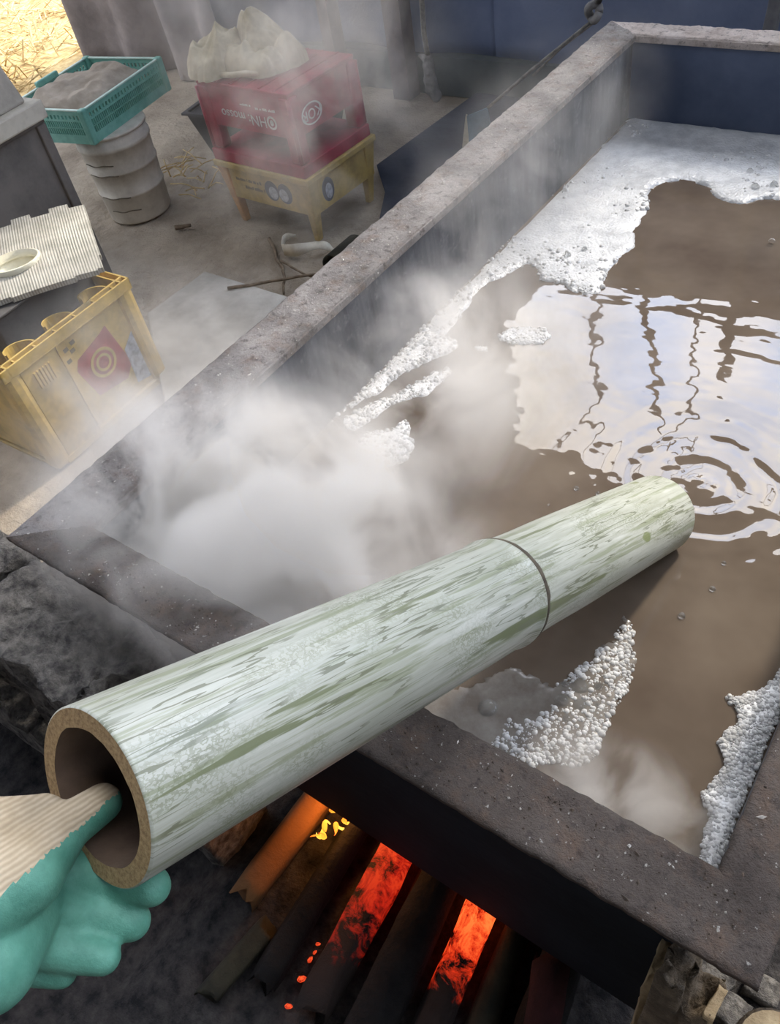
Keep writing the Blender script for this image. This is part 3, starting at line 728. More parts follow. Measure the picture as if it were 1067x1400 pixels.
# small flame licking at the left log
t = NT('flame'); v = t.coords('Generated')
sep = t.node('ShaderNodeSeparateXYZ'); t.link(v, sep.inputs[0])
t.color((0.3, 0.1, 0.02)); t.link(t.ramp(sep.outputs['Z'], [(0.0, (1.0, 0.62, 0.10)), (0.6, (1.0, 0.36, 0.03)), (1.0, (0.8, 0.12, 0.01))]), t.b.inputs['Emission Color'])
t.b.inputs['Emission Strength'].default_value = 1.7
M['flame'] = t.m
rr = random.Random(31)
for k in range(6):
    y0 = 0.300 - 0.012 * k + rr.uniform(-0.003, 0.003); x0 = -0.548 + 0.004 * math.sin(k * 2.1) + (0.024 if k in (1, 2) else 0)
    hh = rr.uniform(0.022, 0.040) * (1 - 0.06 * k); r = rr.uniform(0.0040, 0.0062) * (1 - 0.06 * k)
    b = MB(); P = []; Rd = []
    for i in range(11):
        q = i / 10; P.append((0.007 * math.sin(6 * q + k), -0.7 * hh * q + 0.004 * math.sin(7 * q + 2 * k), 0.75 * hh * q)); Rd.append(max(0.0003, r * math.sin(PI * (0.10 + 0.90 * q)) * (1 + 0.4 * math.sin(9 * q + k))))
    b.tube(P, Rd, 9)
    o = b.build('flame', 'flame', None, smooth=True, loc=(x0, y0, 0.118)); tag(o, 'small yellow flame licking along the amber billet', 'flame', 'flames along the amber billet')
fl_d = bpy.data.lights.new('fire_glow', 'POINT'); fl_d.energy = 1.0; fl_d.color = (1.0, 0.36, 0.08); fl_d.shadow_soft_size = 0.03
fo = bpy.data.objects.new('fire_glow', fl_d); C.objects.link(fo); fo.location = (-0.535, 0.30, 0.20)

# upright firewood under the right end of the rim
def jag_top(ztop, seed):
    def f(v, p):
        if p.z > ztop - 0.004: v.co.z += 0.035 * abs(nz((p.x * 40, p.y * 40, 0), 1.0, seed)) + (0.05 if p.x < 0.002 + 0.004 * nz(p, 50) else -0.012)
    return f
sp = empty('split_log', (0.018, 0.190, 0), rot=(math.radians(-4), 0, 0)); tag(sp, 'weathered split log with a splintered top leaning under the rim', 'log')
rough_box('bark_side', 'bark', -0.027, 0.027, -0.022, 0.022, 0.02, 0.57, sp, 10, 0.006, 30, 3.0, jag_top(0.57, 3))
rough_box('split_face', 'fresh_split', -0.033, -0.022, -0.018, 0.014, 0.25, 0.605, sp, 7, 0.005, 40, 5.0)
rough_box('split_face', 'fresh_split', 0.021, 0.030, -0.018, 0.014, 0.25, 0.585, sp, 7, 0.004, 40, 6.0)
rl = empty('round_log', (0.096, 0.215, 0)); tag(rl, 'upright round log with a pale sawn top below the rim corner', 'log')
b = MB(); b.lathe([(0.034, 0.02), (0.036, 0.3), (0.034, 0.60), (0.031, 0.606)], 22)
o = b.build('bark', 'bark', rl, smooth=True)
b = MB(); b.lathe([(0.031, 0.606), (0.018, 0.609), (0.0005, 0.607)], 22)
o = b.build('sawn_top', 'fresh_split', rl, smooth=True)
for k, (x, y, hs) in enumerate(((0.090, 0.372, 0.024), (0.052, 0.400, 0.026), (0.118, 0.425, 0.022), (0.048, 0.338, 0.018), (0.138, 0.372, 0.018))):
    o = rough_box('stone', 'hearth', -hs, hs, -hs * 0.8, hs * 0.8, -hs * 0.7, hs * 0.7, None, 5, hs * 0.25, 30, k * 3.0)
    o.location = (x, y, 0.026 + hs * 0.62); tag(o, 'rough ash covered stone on the ground behind the upright logs', 'stone', 'stones behind the upright logs')

# hearth blocks at the left of the fire
for k, (x0, x1, y0, y1, z1, lab) in enumerate(((-0.985, -0.690, 0.114, 0.246, 0.596, 'ash covered rough hearth block beside the fire under the front rim'),
                                              (-1.42, -1.012, 0.08, 0.262, 0.588, 'paler hearth block farther from the fire below the steam'))):
    e = empty('hearth_block', ((x0 + x1) / 2, (y0 + y1) / 2, 0)); tag(e, lab, 'block')
    hx, hy = (x1 - x0) / 2, (y1 - y0) / 2
    def chamfer(v, p, hx=hx, hy=hy, k=k):
        if k == 0 and p.x > hx - 0.03 and p.y < -hy + 0.06: v.co.x -= 0.02
    rough_box('upper_course', 'hearth', -hx, hx, -hy, hy, 0.30, z1, e, 26, 0.011, 30, k * 5.0, chamfer)
    rough_box('lower_course', 'hearth', -hx, hx, -hy + 0.004, hy - 0.004, 0.0, 0.296, e, 10, 0.008, 20, k * 5.0 + 2)

# ================================================================== CRATES
def plastic(name, c, c2=None, rough=0.45, scale=14):
    c2 = c2 or tuple(x * 0.65 for x in c)
    t = NT(name); v = t.coords(); n = t.noise(v, scale, 6, 0.7)
    t.color(t.ramp(n, [(0.36, c2), (0.58, c)])); t.bump(t.noise(v, 90, 4), 0.12, 0.002); t.set(Roughness=rough, Specular_IOR_Level=0.45)
    return t.m
M['yellow'] = plastic('yellow_plastic', (0.58, 0.40, 0.10))
M['yellow_old'] = plastic('faded_yellow_plastic', (0.50, 0.36, 0.11))
M['orange_leg'] = plastic('orange_plastic', (0.52, 0.27, 0.09))
M['red'] = plastic('red_plastic', (0.34, 0.025, 0.055))
M['print_white'] = plastic('white_print', (0.62, 0.56, 0.55), rough=0.6)
M['print_navy'] = plastic('navy_print', (0.035, 0.05, 0.085), rough=0.6)
M['print_grey'] = plastic('grey_print', (0.42, 0.46, 0.52), (0.16, 0.18, 0.22), rough=0.6, scale=60)
M['print_red'] = plastic('red_print', (0.36, 0.075, 0.085), rough=0.6)
M['print_brown'] = plastic('brown_print', (0.16, 0.12, 0.05), rough=0.6)
M['gap_dark'] = mottled('crate_inside', (0.02, 0.018, 0.018), (0.05, 0.045, 0.04), 12, 0.8, 0.2)

def text_mesh(name, body, size, mat, parent, loc, rot, depth=0.0006, align='CENTER'):
    cu = bpy.data.curves.new(name, 'FONT'); cu.body = body; cu.size = size; cu.extrude = depth; cu.align_x = align; cu.align_y = 'CENTER'
    tmp = bpy.data.objects.new(name + '_tmp', cu); C.objects.link(tmp)
    dg = bpy.context.evaluated_depsgraph_get(); me = bpy.data.meshes.new_from_object(tmp.evaluated_get(dg), depsgraph=dg)
    bpy.data.objects.remove(tmp); bpy.data.curves.remove(cu)
    o = bpy.data.objects.new(name, me); C.objects.link(o); me.materials.clear(); me.materials.append(M[mat])
    o.parent = parent; o.location = loc; o.rotation_euler = rot
    return o
def disc(name, mat, parent, loc, rot, rx, ry, depth=0.001, inner=0.0, n=36):
    b = MB(); vs = []; fs = []
    if inner > 0:
        for z in (0, depth):
            vs += [(rx * math.cos(2 * PI * j / n), ry * math.sin(2 * PI * j / n), z) for j in range(n)]
            vs += [(rx * inner * math.cos(2 * PI * j / n), ry * inner * math.sin(2 * PI * j / n), z) for j in range(n)]
        for j in range(n):
            k = (j + 1) % n
            fs += [(2 * n + j, 2 * n + k, 3 * n + k, 3 * n + j), (j, k, 2 * n + k, 2 * n + j), (n + j, n + k, 3 * n + k, 3 * n + j), (j, k, n + k, n + j)]
        b.add(vs, fs)
    else:
        b.prism([(rx * math.cos(2 * PI * j / n), ry * math.sin(2 * PI * j / n)) for j in range(n)], 0, depth)
    o = b.build(name, mat, parent); o.location = loc; o.rotation_euler = rot
    return o
FRONT = (PI / 2, 0, 0)                 # lies on a face looking toward -Y
FRONT_UD = (PI / 2, PI, 0)             # the same upside down
RSIDE = (PI / 2, 0, PI / 2)            # on a face looking toward +X
RSIDE_UD = (PI / 2, PI, PI / 2)

def print_row(mat, parent, x0, x1, y, z, hgt, seed):
    """a line of small print worn past reading: a row of short bars"""
    q = random.Random(seed); b = MB(); x = x0
    while x < x1:
        w_ = q.uniform(0.003, 0.008); k = q.uniform(0.6, 1.0)
        b.box(x, x + w_, y - 0.0006, y, z, z + hgt * k); x += w_ + q.choice((0.0015, 0.0015, 0.006))
    return b.build('worn_print', mat, parent)
# ---- lower crate: faded yellow, upside down, used as a stand
SX, SY, RZ = -2.335, 1.93, math.radians(-3)
yl = empty('beer_crate', (SX, SY, 0), RZ); tag(yl, 'faded yellow upturned drinks crate standing on the floor under a red crate', 'crate')
w, d_, hgt = 0.455, 0.36, 0.245
b = MB(); b.box(-0.006, w + 0.006, -0.006, d_ + 0.006, hgt - 0.022, hgt); b.build('top_rim', 'yellow_old', yl, bevel=0.004)
def wall4(z0, z1, ins, mat, name, par, W_=w, D_=d_, th=0.008):
    made = []
    for nm, (a, b_, c, e) in (('front', (ins, W_ - ins, ins, ins + th)), ('back', (ins, W_ - ins, D_ - ins - th, D_ - ins)), ('left', (ins, ins + th, ins + th, D_ - ins - th)), ('right', (W_ - ins - th, W_ - ins, ins + th, D_ - ins - th))):
        made.append(box(name, mat, a, b_, c, e, z0, z1, par, 0.001))
    return made
yp = wall4(0.105, hgt - 0.022, 0.012, 'yellow_old', 'side_panel', yl)
for cx, cy, mt in ((0, 0, 'orange_leg'), (w, 0, 'yellow_old'), (0, d_, 'yellow_old'), (w, d_, 'yellow_old')):
    sx, sy = (1 if cx == 0 else -1), (1 if cy == 0 else -1)
    b = MB()
    b.frustum(sorted_ := (min(cx + sx * 0.030, cx + sx * 0.052), max(cx + sx * 0.030, cx + sx * 0.052), min(cy + sy * 0.02, cy + sy * 0.045), max(cy + sy * 0.02, cy + sy * 0.045)),
              (min(cx, cx + sx * 0.045), max(cx, cx + sx * 0.045), min(cy, cy + sy * 0.05), max(cy, cy + sy * 0.05)), 0.002, hgt - 0.022)
    b.build('corner_leg', mt, yl, bevel=0.004)
ex, ez = 0.285, 0.165
for dx in (-0.032, 0.032):
    disc('logo_eye', 'print_navy', yp[0], (ex + dx, 0.0115, ez), FRONT, 0.034, 0.036, 0.0008)
    disc('logo_pattern', 'print_grey', yp[0], (ex + dx * 0.8, 0.0105, ez - 0.006), FRONT, 0.021, 0.023, 0.0008)
disc('logo_eye', 'print_navy', yp[3], (w - 0.0115, 0.10, ez), RSIDE, 0.030, 0.042, 0.0008)
disc('logo_pattern', 'print_grey', yp[3], (w - 0.0105, 0.102, ez - 0.006), RSIDE, 0.017, 0.027, 0.0008)
print_row('print_brown', yp[0], 0.075, 0.20, 0.012, 0.176, 0.012, 1)
print_row('print_brown', yp[0], 0.115, 0.215, 0.012, 0.150, 0.012, 2)
# ---- upper crate: red, upside down
rd = empty('beer_crate', (SX + 0.006, SY + 0.004, 0.2455), RZ); tag(rd, 'dark red upturned drinks crate stacked on a yellow crate', 'crate')
w2, d2, h2 = 0.44, 0.345, 0.268
box('base_plate', 'red', 0.006, w2 - 0.006, 0.006, d2 - 0.006, h2 - 0.012, h2, rd, 0.003)
for k in range(6):
    box('base_rib', 'red', 0.03 + k * 0.068, 0.036 + k * 0.068, 0.012, d2 - 0.012, h2, h2 + 0.004, rd)
b = MB(); b.box(-0.004, w2 + 0.004, -0.004, d2 + 0.004, 0.0, 0.040); b.build('lower_rim', 'red', rd, bevel=0.003)
rp = wall4(0.125, h2 - 0.012, 0.008, 'red', 'side_panel', rd, w2, d2)
for cx in (0, w2):
    for cy in (0, d2):
        sx, sy = (1 if cx == 0 else -1), (1 if cy == 0 else -1)
        b = MB(); b.box(min(cx, cx + sx * 0.055), max(cx, cx + sx * 0.055), min(cy + sy * 0.004, cy + sy * 0.05), max(cy + sy * 0.004, cy + sy * 0.05), 0.04, h2 - 0.014)
        b.build('corner_post', 'red', rd, bevel=0.010, seg=3)
        b = MB(); b.tube([(cx + sx * 0.006, cy + sy * 0.006, 0.045), (cx + sx * 0.006, cy + sy * 0.006, h2 - 0.02)], 0.008, 8); b.build('corner_bead', 'red', rd, smooth=True)
disc('emblem_ring', 'print_white', rp[0], (0.335, 0.0075, 0.167), FRONT, 0.022, 0.022, 0.0008, 0.68)
disc('emblem_dot', 'print_white', rp[0], (0.335, 0.0075, 0.167), FRONT, 0.008, 0.010, 0.0008)
text_mesh('printed_letters', 'HN:', 0.050, 'print_white', rp[0], (0.268, 0.0072, 0.167), FRONT_UD)
text_mesh('printed_letters', 'mosso', 0.044, 'print_white', rp[0], (0.155, 0.0072, 0.172), FRONT_UD)
print_row('print_white', rp[0], 0.27, 0.355, 0.008, 0.202, 0.009, 3)
print_row('print_white', rp[0], 0.20, 0.25, 0.008, 0.208, 0.007, 4)
disc('oval_ring', 'print_white', rp[3], (w2 - 0.0075, 0.10, 0.175), RSIDE, 0.050, 0.034, 0.0008, 0.86)
text_mesh('oval_letters', 'KOR', 0.045, 'print_white', rp[3], (w2 - 0.0072, 0.10, 0.175), RSIDE_UD)

# ---- near crate: yellow, upright, with a red diamond logo on the long side facing the tank
yc = empty('beer_crate', (-1.87, 1.125, 0), math.radians(-90) + math.radians(2)); tag(yc, 'large yellow upright drinks crate with a red diamond logo beside the tank', 'crate')
# local: x along -Y world (to the viewer's left), y = 0 is the face toward the tank, body goes to -y ... built with y>0 away from the tank
def ycb(name, mat, x0, x1, y0, y1, z0, z1, bevel=0.002, par=None):
    return box(name, mat, x0, x1, -y1, -y0, z0, z1, par or yc, bevel)
WC, DC, HC = 0.46, 0.37, 0.345
ycb('corner_column', 'yellow', 0.0, 0.055, 0.0, 0.055, 0.0, HC - 0.012, 0.018)
ycb('corner_column', 'yellow', WC - 0.055, WC, 0.0, 0.055, 0.0, HC - 0.012, 0.018)
ycb('corner_column', 'yellow', 0.0, 0.055, DC - 0.055, DC, 0.0, HC - 0.012, 0.018)
ycb('corner_column', 'yellow', WC - 0.055, WC, DC - 0.055, DC, 0.0, HC - 0.012, 0.018)
lp = ycb('logo_panel', 'yellow', 0.05, WC - 0.05, 0.014, 0.022, 0.02, HC - 0.03)
ycb('side_panel', 'yellow', 0.05, WC - 0.05, DC - 0.022, DC - 0.014, 0.02, HC - 0.03)
ycb('side_panel', 'yellow', 0.014, 0.022, 0.05, DC - 0.05, 0.02, HC - 0.03)
ycb('side_panel', 'yellow', WC - 0.022, WC - 0.014, 0.05, DC - 0.05, 0.02, HC - 0.03)
ycb('bottom_rail', 'yellow', 0.04, WC - 0.04, 0.002, 0.02, 0.0, 0.022)
ycb('bottom_plate', 'yellow', 0.01, WC - 0.01, 0.01, DC - 0.01, 0.0, 0.012)
ycb('panel_edge', 'yellow', 0.285, 0.291, -0.001, 0.02, 0.02, HC - 0.03, 0.001)
colp = ycb('column_panel', 'yellow', 0.291, WC - 0.05, 0.004, 0.016, 0.02, HC - 0.03)
for a, b_, c, e in ((0, WC, 0, 0.006), (0, WC, 0.024, 0.03), (0, WC, DC - 0.006, DC), (0, WC, DC - 0.03, DC - 0.024), (0, 0.006, 0, DC), (0.024, 0.03, 0, DC), (WC - 0.006, WC, 0, DC), (WC - 0.03, WC - 0.024, 0, DC)):
    ycb('rim_wall', 'yellow', a, b_, c, e, HC - 0.03, HC, 0.0015)
ycb('rim_floor', 'yellow', 0.0, WC, 0.0, 0.03, HC - 0.034, HC - 0.028)
for x in (0.05, 0.12, 0.19, 0.26, 0.33, 0.40):
    ycb('rim_rib', 'yellow', x, x + 0.005, 0.004, 0.028, HC - 0.03, HC - 0.003, 0.001)
for k in range(6):
    ycb('vent_rib', 'yellow', 0.325 + k * 0.010, 0.330 + k * 0.010, -0.003, 0.012, HC - 0.105, HC - 0.055, 0.001, colp)
# bottle cell arcs standing above the dividers
for x0 in (0.10, 0.23, 0.36):
    b = MB(); n = 12
    for i in range(n + 1):
        a = PI * i / n; px, py = x0 + 0.045 * math.cos(a), 0.034 + 0.040 * math.sin(a)
        q = 0.0035; r_ = (0.045 - q * 1.2) / 0.045
        px2, py2 = x0 + 0.045 * r_ * math.cos(a), 0.034 + 0.040 * r_ * math.sin(a)
        top = HC + 0.004 + 0.006 * math.cos(a)
        b.v += [(px, -py, HC - 0.10), (px, -py, top), (px2, -py2, top), (px2, -py2, HC - 0.10)]
    for i in range(n): b.f += [(4 * i + q, 4 * i + q + 1, 4 * i + q + 5, 4 * i + q + 4) for q in range(3)]
    b.build('bottle_cell', 'yellow', yc, smooth=False)
for x in (0.155, 0.30): ycb('divider', 'yellow', x, x + 0.004, 0.03, DC - 0.03, 0.10, HC - 0.06)
ycb('divider', 'yellow', 0.03, WC - 0.03, 0.18, 0.184, 0.10, HC - 0.06)
def ycdecal(name, mat, pts, y, parent=None):
    b = MB(); n = len(pts)
    b.add([(x, y, z) for x, z in pts] + [(x, y + 0.0008, z) for x, z in pts], [tuple(range(n)), tuple(range(n, 2 * n))] + [(i, (i + 1) % n, n + (i + 1) % n, n + i) for i in range(n)])
    return b.build(name, mat, parent or yc)
dm = ycdecal('diamond_logo', 'print_red', [(0.125, 0.265), (0.150, 0.255), (0.245, 0.232), (0.262, 0.205), (0.235, 0.10), (0.130, 0.085), (0.095, 0.12)], -0.0134)
def yring(rx, rz, inner, mat, y):
    o = disc('logo_ring', mat, dm, (0.178, y, 0.178), (PI / 2, 0, PI), rx, rz, 0.0008, inner); return o
yring(0.044, 0.044, 0.80, 'yellow_old', -0.0118); yring(0.026, 0.026, 0.70, 'yellow_old', -0.0118); yring(0.011, 0.011, 0.0, 'print_red', -0.0118)
ycdecal('dark_label', 'print_grey', [(0.055, 0.20), (0.10, 0.165), (0.105, 0.05), (0.055, 0.04)], -0.0134)
for z, x in ((0.285, 0.235), (0.278, 0.262), (0.265, 0.245), (0.245, 0.268)):
    ycdecal('stamp_mark', 'print_brown', [(x - 0.008, z - 0.005), (x + 0.007, z - 0.006), (x + 0.008, z + 0.005), (x - 0.007, z + 0.006)], -0.0134)

# ---- grey tray carried by the crate, and the pale jigsaw mat on it
M['tray'] = plastic('dark_grey_plastic', (0.10, 0.095, 0.09), rough=0.7)
tray = empty('plastic_tray', (-2.09, 0.97, 0.340), math.radians(2)); tag(tray, 'dark grey tray resting on the dividers of the large yellow crate', 'tray')
box('tray_body', 'tray', -0.10, 0.10, -0.20, 0.12, -0.055, 0.055, tray, 0.006)
box('tray_lip', 'tray', -0.11, 0.11, -0.21, 0.13, 0.055, 0.062, tray, 0.002)
t = NT('pale_foam_mat'); v = t.coords()
wv = t.node('ShaderNodeTexWave', Scale=42.0, Distortion=0.6, Detail=1.0); wv.bands_direction = 'Y'; t.link(v, wv.inputs['Vector'])
t.color(t.ramp(t.noise(v, 18, 5), [(0.35, (0.36, 0.345, 0.295)), (0.65, (0.52, 0.495, 0.43))])); t.bump(wv.outputs['Fac'], 0.5, 0.003); t.set(Roughness=0.75)
M['mat_foam'] = t.m
mat_o = empty('jigsaw_mat', (-2.11, 1.056, 0.4105), math.radians(-33)); tag(mat_o, 'pale ribbed foam mat with jigsaw edge and a round hole on the yellow crate', 'mat')
def mat_z(x, y): return 0.030 - 0.9 * max(0, x - 0.02) ** 2 - 0.25 * (y + 0.05) ** 2
def in_mat(x, y):
    # jigsaw teeth on the -x edge
    xe = -0.17 + (0.028 if (math.floor((y + 1.0) / 0.055) % 2 == 0) else 0.0)
    if x < xe or x > 0.215 - 0.35 * (y + 0.02) ** 2: return False
    if y > 0.165 - 0.10 * (x) ** 2 - 0.02: return False
    if ((x - 0.088) / 0.055) ** 2 + ((y + 0.075) / 0.070) ** 2 < 1: return False
    return True
b = MB(); st = 0.005; idx = {}
def mv(i, j, top):
    k = (i, j, top)
    if k not in idx:
        x, y = i * st, j * st; idx[k] = len(b.v); b.v.append((x, y, mat_z(x, y) + (0.014 if top else 0.0)))
    return idx[k]
cells = {(i, j) for i in range(-36, 46) for j in range(-70, 40) if in_mat((i + 0.5) * st, (j + 0.5) * st)}
for (i, j) in cells:
    b.f.append((mv(i, j, 1), mv(i + 1, j, 1), mv(i + 1, j + 1, 1), mv(i, j + 1, 1)))
    b.f.append((mv(i, j, 0), mv(i, j + 1, 0), mv(i + 1, j + 1, 0), mv(i + 1, j, 0)))
    for di, dj, e0, e1 in ((-1, 0, (0, 0), (0, 1)), (1, 0, (1, 1), (1, 0)), (0, -1, (1, 0), (0, 0)), (0, 1, (0, 1), (1, 1))):
        if (i + di, j + dj) not in cells:
            p, q = (i + e0[0], j + e0[1]), (i + e1[0], j + e1[1])
            b.f.append((mv(*p, 1), mv(*p, 0), mv(*q, 0), mv(*q, 1)))
b.build('mat_sheet', 'mat_foam', mat_o)
M['cream'] = plastic('cream_plastic', (0.80, 0.77, 0.62), (0.68, 0.64, 0.48))
b = MB(); prof = [(0.0005, -0.03), (0.05, -0.026), (0.066, 0.0), (0.069, 0.018), (0.064, 0.020), (0.058, 0.0)]
b.lathe(prof, 40); o = b.build('hole_cup', 'cream', mat_o, smooth=True, loc=(0.088, -0.075, 0.026)); o.scale = (0.83, 1.05, 1.0)

# ================================================================== LEFT BACKGROUND THINGS
M['grey_box'] = plastic('weathered_grey', (0.46, 0.42, 0.36), (0.36, 0.33, 0.28), 0.75)
M['grey_lid'] = plastic('beige_grey', (0.60, 0.56, 0.47), (0.48, 0.44, 0.36), 0.75)
M['cabinet'] = plastic('cabinet_grey', (0.20, 0.18, 0.16), (0.12, 0.11, 0.10), 0.7, 5)
cab = empty('cabinet', (-2.51, 1.46, 0), math.radians(3)); tag(cab, 'dark grey cabinet standing behind the large yellow crate', 'cabinet')
box('body', 'cabinet', -0.46, -0.012, -0.62, -0.012, 0.0, 0.555, cab, 0.004)
box('corner_post', 'cabinet', -0.035, 0.0, -0.035, 0.0, 0.0, 0.555, cab, 0.004)
box('corner_post', 'cabinet', -0.035, 0.0, -0.63, -0.595, 0.0, 0.555, cab, 0.004)
box('top_frame', 'cabinet', -0.47, 0.0, -0.63, 0.0, 0.555, 0.567, cab, 0.003)
fb = empty('foam_box', (-2.51, 1.46, 0.567), math.radians(3)); tag(fb, 'pale grey box with a flanged base on top of the dark cabinet', 'box')
box('base_flange', 'grey_lid', -0.50, 0.015, -0.66, 0.012, 0.0, 0.055, fb, 0.006)
b = MB(); b.frustum((-0.47, -0.018, -0.62, -0.02), (-0.47, -0.055, -0.60, -0.05), 0.055, 0.27); b.build('body', 'grey_box', fb, bevel=0.008)
b = MB(); b.box(-0.48, -0.045, -0.62, -0.04, 0.27, 0.283); b.build('rim', 'grey_lid', fb, bevel=0.003)
b = MB(); b.prism([(-0.06 + 0.055 * math.cos(PI * k / 16), 0.05 * math.sin(PI * k / 16)) for k in range(17)], 0, 0.004)
o = b.build('hand_recess', 'cabinet', fb); o.rotation_euler = (PI / 2, 0, PI / 2); o.location = (-0.038, -0.17, 0.115)

# pail and green crate
M['pail'] = mottled('dirty_white_plastic', (0.40, 0.36, 0.29), (0.66, 0.62, 0.53), 7, 0.6, 0.2, 0.003)
M['pail_mark'] = mottled('grime', (0.10, 0.085, 0.06), (0.22, 0.19, 0.14), 30, 0.8, 0.2)
PXC, PYC = -2.795, 1.865
pail = empty('pail', (PXC, PYC, 0)); tag(pail, 'dirty white ribbed pail carrying the green crate', 'pail')
prof = [(0.0005, 0.003), (0.118, 0.003), (0.123, 0.012), (0.128, 0.11), (0.131, 0.112), (0.131, 0.122), (0.128, 0.124), (0.133, 0.20), (0.136, 0.202), (0.136, 0.212), (0.133, 0.214), (0.136, 0.285), (0.141, 0.288), (0.141, 0.302), (0.136, 0.305), (0.138, 0.345), (0.132, 0.345), (0.120, 0.02)]
b = MB(); b.lathe(prof, 48); b.build('body', 'pail', pail, smooth=True)
b = MB(); b.lathe([(0.137, 0.336), (0.142, 0.337), (0.142, 0.345), (0.137, 0.346), (0.0005, 0.344)], 48); b.build('lid', 'pail', pail, smooth=True)
for z, r in ((0.116, 0.1315), (0.206, 0.1365), (0.060, 0.1262), (0.245, 0.1352)):
    a0 = random.uniform(-1.9, -1.4); b = MB()
    P = [(r * math.cos(a0 + k * 0.09), r * math.sin(a0 + k * 0.09), z + 0.002 * math.sin(k)) for k in range(12)]
    b.tube(P, 0.0022, 6); b.build('grime_line', 'pail_mark', pail, smooth=True)
M['green'] = plastic('green_plastic', (0.20, 0.46, 0.38), (0.13, 0.35, 0.28), 0.4)
M['green_edge'] = plastic('bleached_green_plastic', (0.55, 0.70, 0.62), (0.40, 0.58, 0.50), 0.4)
GW, GD, GH = 0.36, 0.46, 0.115      # x, y sizes
gc = empty('mesh_crate', (-2.70, 1.72, 0.3455), math.radians(10)); tag(gc, 'shallow green perforated plastic crate balanced on the white pail', 'crate')
def green_wall(name, p0, p1, perf=True):
    """a perforated crate wall from p0 to p1: solid bands with rows of real holes between upright bars"""
    p0, p1 = Vector((*p0, 0)), Vector((*p1, 0)); d = p1 - p0; L = d.length; d.normalize(); nrm = Vector((-d.y, d.x, 0)); th = 0.006
    b = MB()
    def seg(a0, a1, z0, z1):
        q = [p0 + d * a0, p0 + d * a1, p0 + d * a1 + nrm * th, p0 + d * a0 + nrm * th]
        b.hexa([(v.x, v.y, z0) for v in q] + [(v.x, v.y, z1) for v in q])
    seg(0, L, 0.0, 0.032); seg(0, L, 0.078, 0.086); seg(0, L, 0.100, GH)
    k = int(L / 0.018); stp = L / k
    for i in range(k + 1):
        a = min(max(i * stp - 0.0045, 0), L - 0.009); seg(a, a + 0.009, 0.086, 0.100)
    k = int(L / 0.010); stp = L / k
    for i in range(k + 1):
        a = min(max(i * stp - 0.002, 0), L - 0.004); seg(a, a + 0.004, 0.032, 0.078)
    seg(0, L, 0.053, 0.057)
    return b.build(name, 'green', gc)
green_wall('side_wall', (0, 0), (-GW, 0)); green_wall('side_wall', (-GW, 0), (-GW, GD)); green_wall('side_wall', (-GW, GD), (0, GD)); green_wall('side_wall', (0, GD), (0, 0))
box('bottom', 'green', -GW, 0, 0, GD, 0.0, 0.005, gc)
for a, b_, c, e in ((-GW - 0.006, 0.008, -0.008, 0.004), (-GW - 0.006, 0.008, GD - 0.004, GD + 0.008), (-GW - 0.008, -GW + 0.004, 0.0, GD), (-0.004, 0.008, 0.0, GD)):
    box('top_edge', 'green_edge', a, b_, c, e, GH, GH + 0.005, gc, 0.001)
for cx in (-GW, 0):
    for cy in (0, GD):
        box('corner_block', 'green', cx - 0.014, cx + 0.014, cy - 0.014, cy + 0.014, 0.0, GH + 0.008, gc, 0.006)
box('end_handle', 'green', -GW - 0.012, -GW + 0.006, 0.17, 0.29, GH, GH + 0.022, gc, 0.005)
M['sacking'] = mottled('brown_sacking', (0.32, 0.27, 0.21), (0.50, 0.43, 0.35), 10, 0.9, 0.4, 0.004)
def sack_z(x, y): return 0.07 + 0.075 * (1 - abs((x + 0.18) / 0.19) ** 3) * (1 - abs((y - 0.21) / 0.22) ** 4) + 0.012 * math.sin(22 * (x + 0.5 * y)) * 0.6 + 0.018 * nz((x, y, 0), 9)
b = MB(); n = 40
for j in range(n + 1):
    for i in range(n + 1):
        x = -GW + 0.017 + (GW - 0.034) * i / n; y = 0.017 + (GD - 0.065) * j / n
        b.v.append((x, y, max(0.008, sack_z(x, y))))
b.f = [(j * (n + 1) + i, j * (n + 1) + i + 1, (j + 1) * (n + 1) + i + 1, (j + 1) * (n + 1) + i) for j in range(n) for i in range(n)]
sk = b.build('folded_sack', 'sacking', None, smooth=True, loc=(-2.70, 1.72, 0.3455)); sk.rotation_euler = (0, 0, math.radians(10))
md = sk.modifiers.new('thick', 'SOLIDIFY'); md.thickness = 0.006; md.offset = -1
tag(sk, 'folded brown sacking lying in the green perforated crate', 'sack')

# cloth heap on the red crate
M['canvas'] = mottled('beige_canvas', (0.34, 0.29, 0.19), (0.58, 0.51, 0.37), 14, 0.9, 0.4, 0.004)
cl_o = empty('work_gloves', (-2.19, 2.07, 0.5185)); tag(cl_o, 'crumpled beige canvas work gloves lying on the red crate', 'gloves')
def crumple(name, cx, cy, rx, ry, h, seed, z0=0.0, lean=(0, 0)):
    """a wad of folded cloth: ridged folds running over a mound"""
    nr, na = 26, 84; b = MB()
    for i in range(nr + 1):
        q = i / nr
        for j in range(na):
            a = 2 * PI * j / na; k = 1 + 0.28 * nz((math.cos(a), math.sin(a), seed), 1.3)
            x, y = rx * q * k * math.cos(a), ry * q * k * math.sin(a)
            rid = 1 - 2.0 * abs(mnoise.noise(Vector((x * 9 + y * 4, y * 4, seed)))) + 0.35 * (1 - 2 * abs(mnoise.noise(Vector((x * 20, y * 14, seed + 5)))))
            z = h * max(0, 1 - q ** 2.6) ** 0.5 * (0.50 + 0.42 * rid)
            if i == nr: z = -0.004
            b.v.append((cx + x + lean[0] * z, cy + y + lean[1] * z, max(z0, z0 + z) if i < nr else z0))
    b.f = [(i * na + j, i * na + (j + 1) % na, (i + 1) * na + (j + 1) % na, (i + 1) * na + j) for i in range(nr) for j in range(na)]
    return b.build(name, 'canvas', cl_o, smooth=True)
